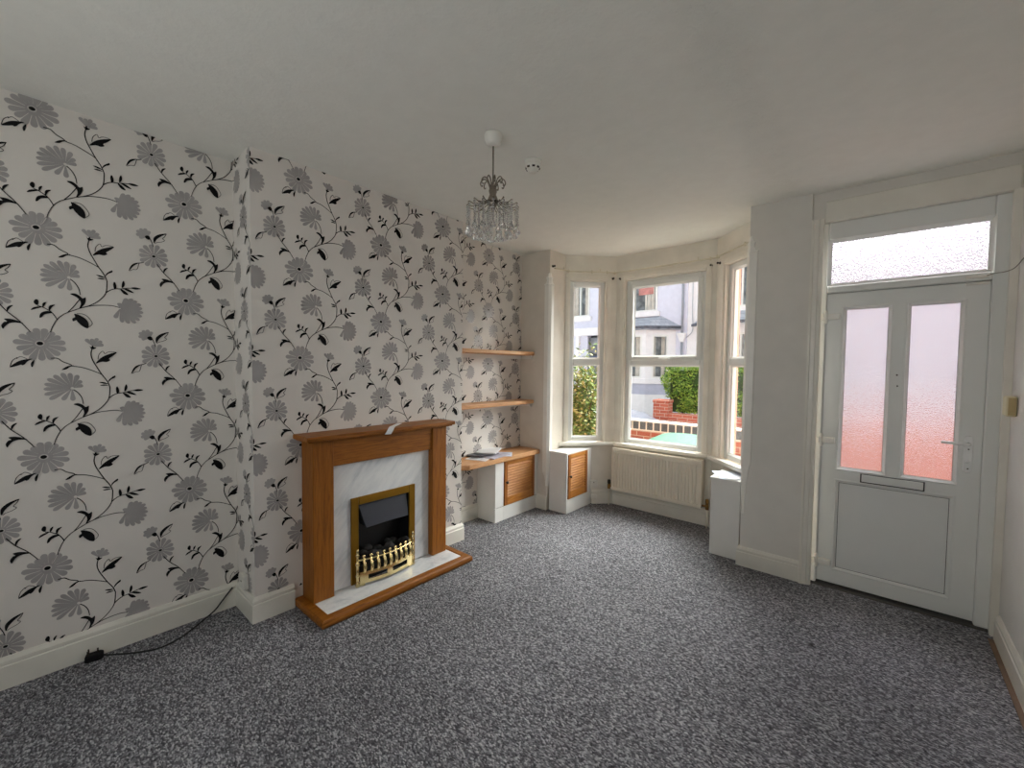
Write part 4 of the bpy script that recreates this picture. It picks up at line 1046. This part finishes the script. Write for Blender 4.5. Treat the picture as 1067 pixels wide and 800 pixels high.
def wall_holes(mb, x0, x1, z0, z1, y0, y1, holes, mat=0, T=None):
    # a wall in the xz plane pierced by rectangular openings
    T = T or (lambda a,n,z: (a,n,z))
    xs = sorted({x0,x1,*[h[0] for h in holes],*[h[1] for h in holes]}); zs = sorted({z0,z1,*[h[2] for h in holes],*[h[3] for h in holes]})
    for i in range(len(xs)-1):
        for j in range(len(zs)-1):
            cx_,cz_ = (xs[i]+xs[i+1])/2,(zs[j]+zs[j+1])/2
            if any(h[0] < cx_ < h[1] and h[2] < cz_ < h[3] for h in holes): continue
            vs = [T(a,n,z) for z in (zs[j],zs[j+1]) for a,n in ((xs[i],y0),(xs[i+1],y0),(xs[i+1],y1),(xs[i],y1))]
            mb.add(vs,[(3,2,1,0),(4,5,6,7),(0,1,5,4),(1,2,6,5),(2,3,7,6),(3,0,4,7)],mat)
TOPZ = 5.3
t = thing('house','lavender painted house across the street with a slate-roofed white bay','house',(-4.2,YH,OUT))
holes = [(-4.35,-2.76,3.42,4.75),(-6.15,-5.36,3.42,4.75),(-5.42,-4.95,OUT,2.70)]
mb = MB(); wall_holes(mb,-7.2,-1.77,OUT,TOPZ,YH,YH+.25,holes); mb.build('facade',M['lav'],t)
MB().box(-7.2,-1.77,YH+.5,YH+.6,OUT,TOPZ).build('inner_wall',M['room'],t)
house_window(t,-4.35,-2.76,3.42,4.75,YH,True,True)
house_window(t,-6.15,-5.36,3.42,4.75,YH)
MB().box(-7.25,-1.77,YH-.25,YH+4,TOPZ,TOPZ+.12).build('eaves',M['whiter'],t)
MB().prism([(YH-.3,TOPZ+.12),(YH+3.8,TOPZ+.12),(YH+3.8,TOPZ+.5),(YH+1.6,TOPZ+1.0)],0,-7.25,-1.77).build('roof',M['slate'],t)
d = MB().box(-5.70,-5.0,YH+.08,YH+.13,OUT,1.95).build('front_door',M['navy'],t)
MB().box(-5.70,-5.0,YH+.09,YH+.11,2.02,2.62).build('fanlight',M['room'],t)
MB().box(-5.95,-4.75,YH-.16,YH+.02,2.70,2.98).build('door_hood',M['whiter'],t)
mb = MB()
for x in (-5.90,-4.95): mb.box(x,x+.15,YH-.10,YH+.02,OUT,2.70)
mb.build('pilasters',M['whiter'],t)
# its ground-floor bay
BY = YH-.62
bp = [(-4.95+.55,YH),(-4.0,BY),(-2.86,BY),(-2.12,YH)]
bp[0] = (-4.74,YH)
bf = [Facet(bp[i],bp[i+1]) for i in range(3)]
mb = MB(); mb2 = MB()
wins = [(.22,bf[0].L-.16),(.14,bf[1].L-.13),(.20,bf[2].L-.24)]
for f,(a,b) in zip(bf,wins):
    Tf = lambda s_,n_,z_,f=f: f.P(s_,n_,z_)
    wall_holes(mb,0,f.L,1.0,2.78,0,.14,[(a,b,1.17,2.60)],0,Tf)
    wall_holes(mb2,0,f.L,.64,1.0,0,.14,[],0,Tf)
    wall_holes(mb,0,f.L,OUT,.64,0,.14,[],0,Tf)
mb.build('bay_wall',M['whiter'],t); mb2.build('bay_band',M['lavd'],t)
for f,(a,b) in zip(bf,wins): house_window(t,a,b,1.17,2.60,0,f is bf[1],False,False,lambda s_,n_,z_,f=f: f.P(s_,n_+.03,z_))
mb = MB()
mb.hexa([(-4.80,YH),(-4.03,BY-.06),(-2.83,BY-.06),(-2.06,YH)],.99,1.16); mb.build('bay_sill',M['whiter'],t,.01)
ea = [(-4.92,YH),(-4.06,BY-.17),(-2.80,BY-.17),(-1.92,YH)]
mb = MB().hexa(ea,2.76,2.80,0)
top = [(-4.2,YH,3.23),(-2.72,YH,3.23)]
vs = [(x,y,2.86) for x,y in ea]+[(-4.0,YH-.06,3.22),(-2.70,YH-.06,3.22),(-4.2,YH+.0,3.24),(-2.6,YH+.0,3.24)]
mb.add(vs,[(0,1,4,6),(1,2,5,4),(2,3,7,5),(4,5,7,6)])
mb.build('bay_roof',M['slate'],t)
mb = MB(); q = random.Random(4)
for i in range(3):
    f = Facet(ea[i],ea[i+1]); k = 0
    while k < f.L-.03:
        z0 = 2.785+q.uniform(-.01,.01); pts = [f.xy(k,-.03),f.xy(k+.075,-.03),f.xy(k+.075,.06),f.xy(k,.06)]
        mb.hexa(pts,z0,2.875); k += .092
mb.build('eaves_tiles',M['tile'],t)
MB().box(-3.60,-3.42,BY-.005,BY+.02,.25,.42).build('air_brick',M['room'],t)
pp = MB().tube([(-1.90,YH-.07,TOPZ),(-1.90,YH-.07,2.62)],.036,10)
pp.tube([(-1.90,YH-.07,2.38),(-1.90,YH-.07,OUT)],.034,10)
po = pp.build('downpipe',M['pipe'],t)
MB().add([(-2.03,YH-.18,2.64),(-1.77,YH-.18,2.64),(-1.77,YH-.0,2.64),(-2.03,YH,2.64),(-1.95,YH-.12,2.36),(-1.85,YH-.12,2.36),(-1.85,YH-.02,2.36),(-1.95,YH-.02,2.36)],[(0,1,5,4),(1,2,6,5),(2,3,7,6),(3,0,4,7),(4,5,6,7),(0,3,2,1)]).build('hopper',M['whiter'],po)

t = thing('house','white rendered house next door, to the right of the downpipe','house',(1.2,YH,OUT))
holes = [(-.75,.35,3.35,4.75),(5.9,7.0,3.35,4.75),(-.9,.5,1.1,2.6),(6.2,7.0,OUT,2.2)]
mb = MB(); wall_holes(mb,-1.765,8.4,OUT,TOPZ,YH+.02,YH+.25,holes); mb.build('facade',M['whiter'],t)
MB().box(-1.765,8.4,YH+.5,YH+.6,OUT,TOPZ).build('inner_wall',M['room'],t)
for h in holes[:3]: house_window(t,*h,YH+.02)
MB().box(6.25,6.95,YH+.10,YH+.15,OUT,2.15).build('front_door',M['navy'],t)
MB().box(-1.765,8.45,YH-.25,YH+4,TOPZ,TOPZ+.12).build('eaves',M['whiter'],t)
MB().prism([(YH-.3,TOPZ+.12),(YH+3.8,TOPZ+.12),(YH+3.8,TOPZ+.5),(YH+1.6,TOPZ+1.0)],0,-1.765,8.45).build('roof',M['slate'],t)
mb = MB()
vs = [(-1.62,YH+.02,2.90),(-1.1,YH-.55,2.90),(1.0,YH-.55,2.90),(1.5,YH+.02,2.90),(-1.15,YH+.02,3.30),(1.1,YH+.02,3.30)]
mb.add(vs,[(0,1,4),(1,2,5,4),(2,3,5),(0,3,2,1)]); mb.build('bay_canopy',M['slate'],t)
mb = MB(); k = 0
f = Facet((-1.62,YH+.02),(-1.1,YH-.55)); f2 = Facet((-1.1,YH-.55),(1.0,YH-.55))
for f_ in (f,f2):
    k = 0
    while k < f_.L: mb.hexa([f_.xy(k,-.03),f_.xy(k+.075,-.03),f_.xy(k+.075,.05),f_.xy(k,.05)],2.84,2.92); k += .092
mb.build('eaves_tiles',M['tile'],t)
MB().tube(smooth_pts([(-1.76,YH-.08,2.5),(-1.70,YH-.06,2.55),(-1.58,YH-.04,2.75),(-1.60,YH-.04,3.4),(-1.62,YH-.02,TOPZ)],4),.012,6).build('overhead_cable',M['pipe'],t)

# shrub in our front garden, left of the bay
t = thing('shrub','loose leafy shrub with green and reddish leaves outside the left bay window','shrub',(-.45,5.42,OUT))
mb = MB(); q = random.Random(8)
tips = []
for k in range(22):
    a = q.uniform(0,2*PI); r = q.uniform(.05,.46); h = q.uniform(1.0,2.0)
    p = [(-.45,5.42,OUT),(-.45+r*.4*math.cos(a),5.42+r*.4*math.sin(a),OUT+.5*h),(-.45+r*math.cos(a),5.42+r*math.sin(a),OUT+h)]
    mb.tube(p,[.014,.010,.004],5); tips.append(p)
mb.build('stems',M['twig'],t)
def bush(q):
    p = q.choice(tips); u = q.uniform(.25,1.05)
    if u < .5: a,b,w = p[0],p[1],u*2
    else: a,b,w = p[1],p[2],(u-.5)*2
    return tuple(a[i]+(b[i]-a[i])*w+q.gauss(0,.085) for i in range(3))
mb = MB(); leaves(mb,bush,10000,.036,21); mb.build('foliage',M['leafr'],t,fix=False)
# brick boundary wall by the path beyond the front door
t = thing('path_wall','red brick boundary wall beyond the obscured glass of the front door','wall',(3.0,6.4,OUT))
MB().box(2.02,5.2,6.28,6.48,OUT,.84).build('brickwork',M['brick_pale'],t)
MB().box(2.0,5.22,6.26,6.50,.84,.90).build('coping',M['brick_old'],t,.01)

# ------------------------------------------------------------------ daylight and added fill
wd = bpy.data.worlds.new('sky'); bpy.context.scene.world = wd; wd.use_nodes = True
nt = wd.node_tree; nt.nodes.clear()
out = nt.nodes.new('ShaderNodeOutputWorld'); bg = nt.nodes.new('ShaderNodeBackground')
bg.inputs[0].default_value = (.86,.93,1,1); bg.inputs[1].default_value = SKY
nt.links.new(bg.outputs[0],out.inputs[0])
def sun(name, frm, energy, angle, col):
    l = bpy.data.lights.new(name,'SUN'); l.energy = energy; l.angle = math.radians(angle); l.color = col
    o = bpy.data.objects.new(name,l); C.objects.link(o)
    o.rotation_euler = Vector(frm).to_track_quat('Z','Y').to_euler(); o.location = Vector(frm)*8+Vector((1.5,4,3))
sun('bright_overcast_sky',(.22,.78,.62),SUN,80,(1,.982,.945))

al = bpy.data.lights.new('rear_fill_light','AREA'); al.shape = 'RECTANGLE'; al.size = 1.7; al.size_y = 1.4; al.energy = REAR_FILL; al.color = (1,.985,.955)  # added fill lamp behind the viewer, lifts the room's brightness
ao = bpy.data.objects.new('rear_fill_light',al); C.objects.link(ao); ao.location = (1.8,YB-.20,1.575); ao.rotation_euler = (PI/2+.5,0,0)

# ------------------------------------------------------------------ camera
cam = bpy.data.cameras.new('camera'); co = bpy.data.objects.new('camera',cam); C.objects.link(co)
cam.sensor_fit = 'HORIZONTAL'; cam.sensor_width = 36; cam.lens = 36*442.967/1067; cam.clip_start = .05
r_ = Vector((0.7543240734775212,0.6564065324691167,0.011209652276035853)); u_ = Vector((-0.034961635527101215,0.023114640210022866,0.9991213126789116)); f_ = Vector((-0.6555706492923165,0.7540531662554251,-0.04038497550598534))
co.matrix_world = Matrix(((r_.x,u_.x,-f_.x,2.99379),(r_.y,u_.y,-f_.y,0),(r_.z,u_.z,-f_.z,1.5),(0,0,0,1)))
sc = bpy.context.scene; sc.camera = co
sc.view_settings.view_transform = 'Standard'; sc.view_settings.look = 'None'
sc.view_settings.gamma = 1; sc.view_settings.use_curve_mapping = False; sc.view_settings.exposure = EXPO
cy_ = sc.cycles
cy_.max_bounces = 14; cy_.diffuse_bounces = 9; cy_.glossy_bounces = 4; cy_.transmission_bounces = 10; cy_.transparent_max_bounces = 24
cy_.sample_clamp_indirect = 6; cy_.caustics_reflective = False; cy_.caustics_refractive = True
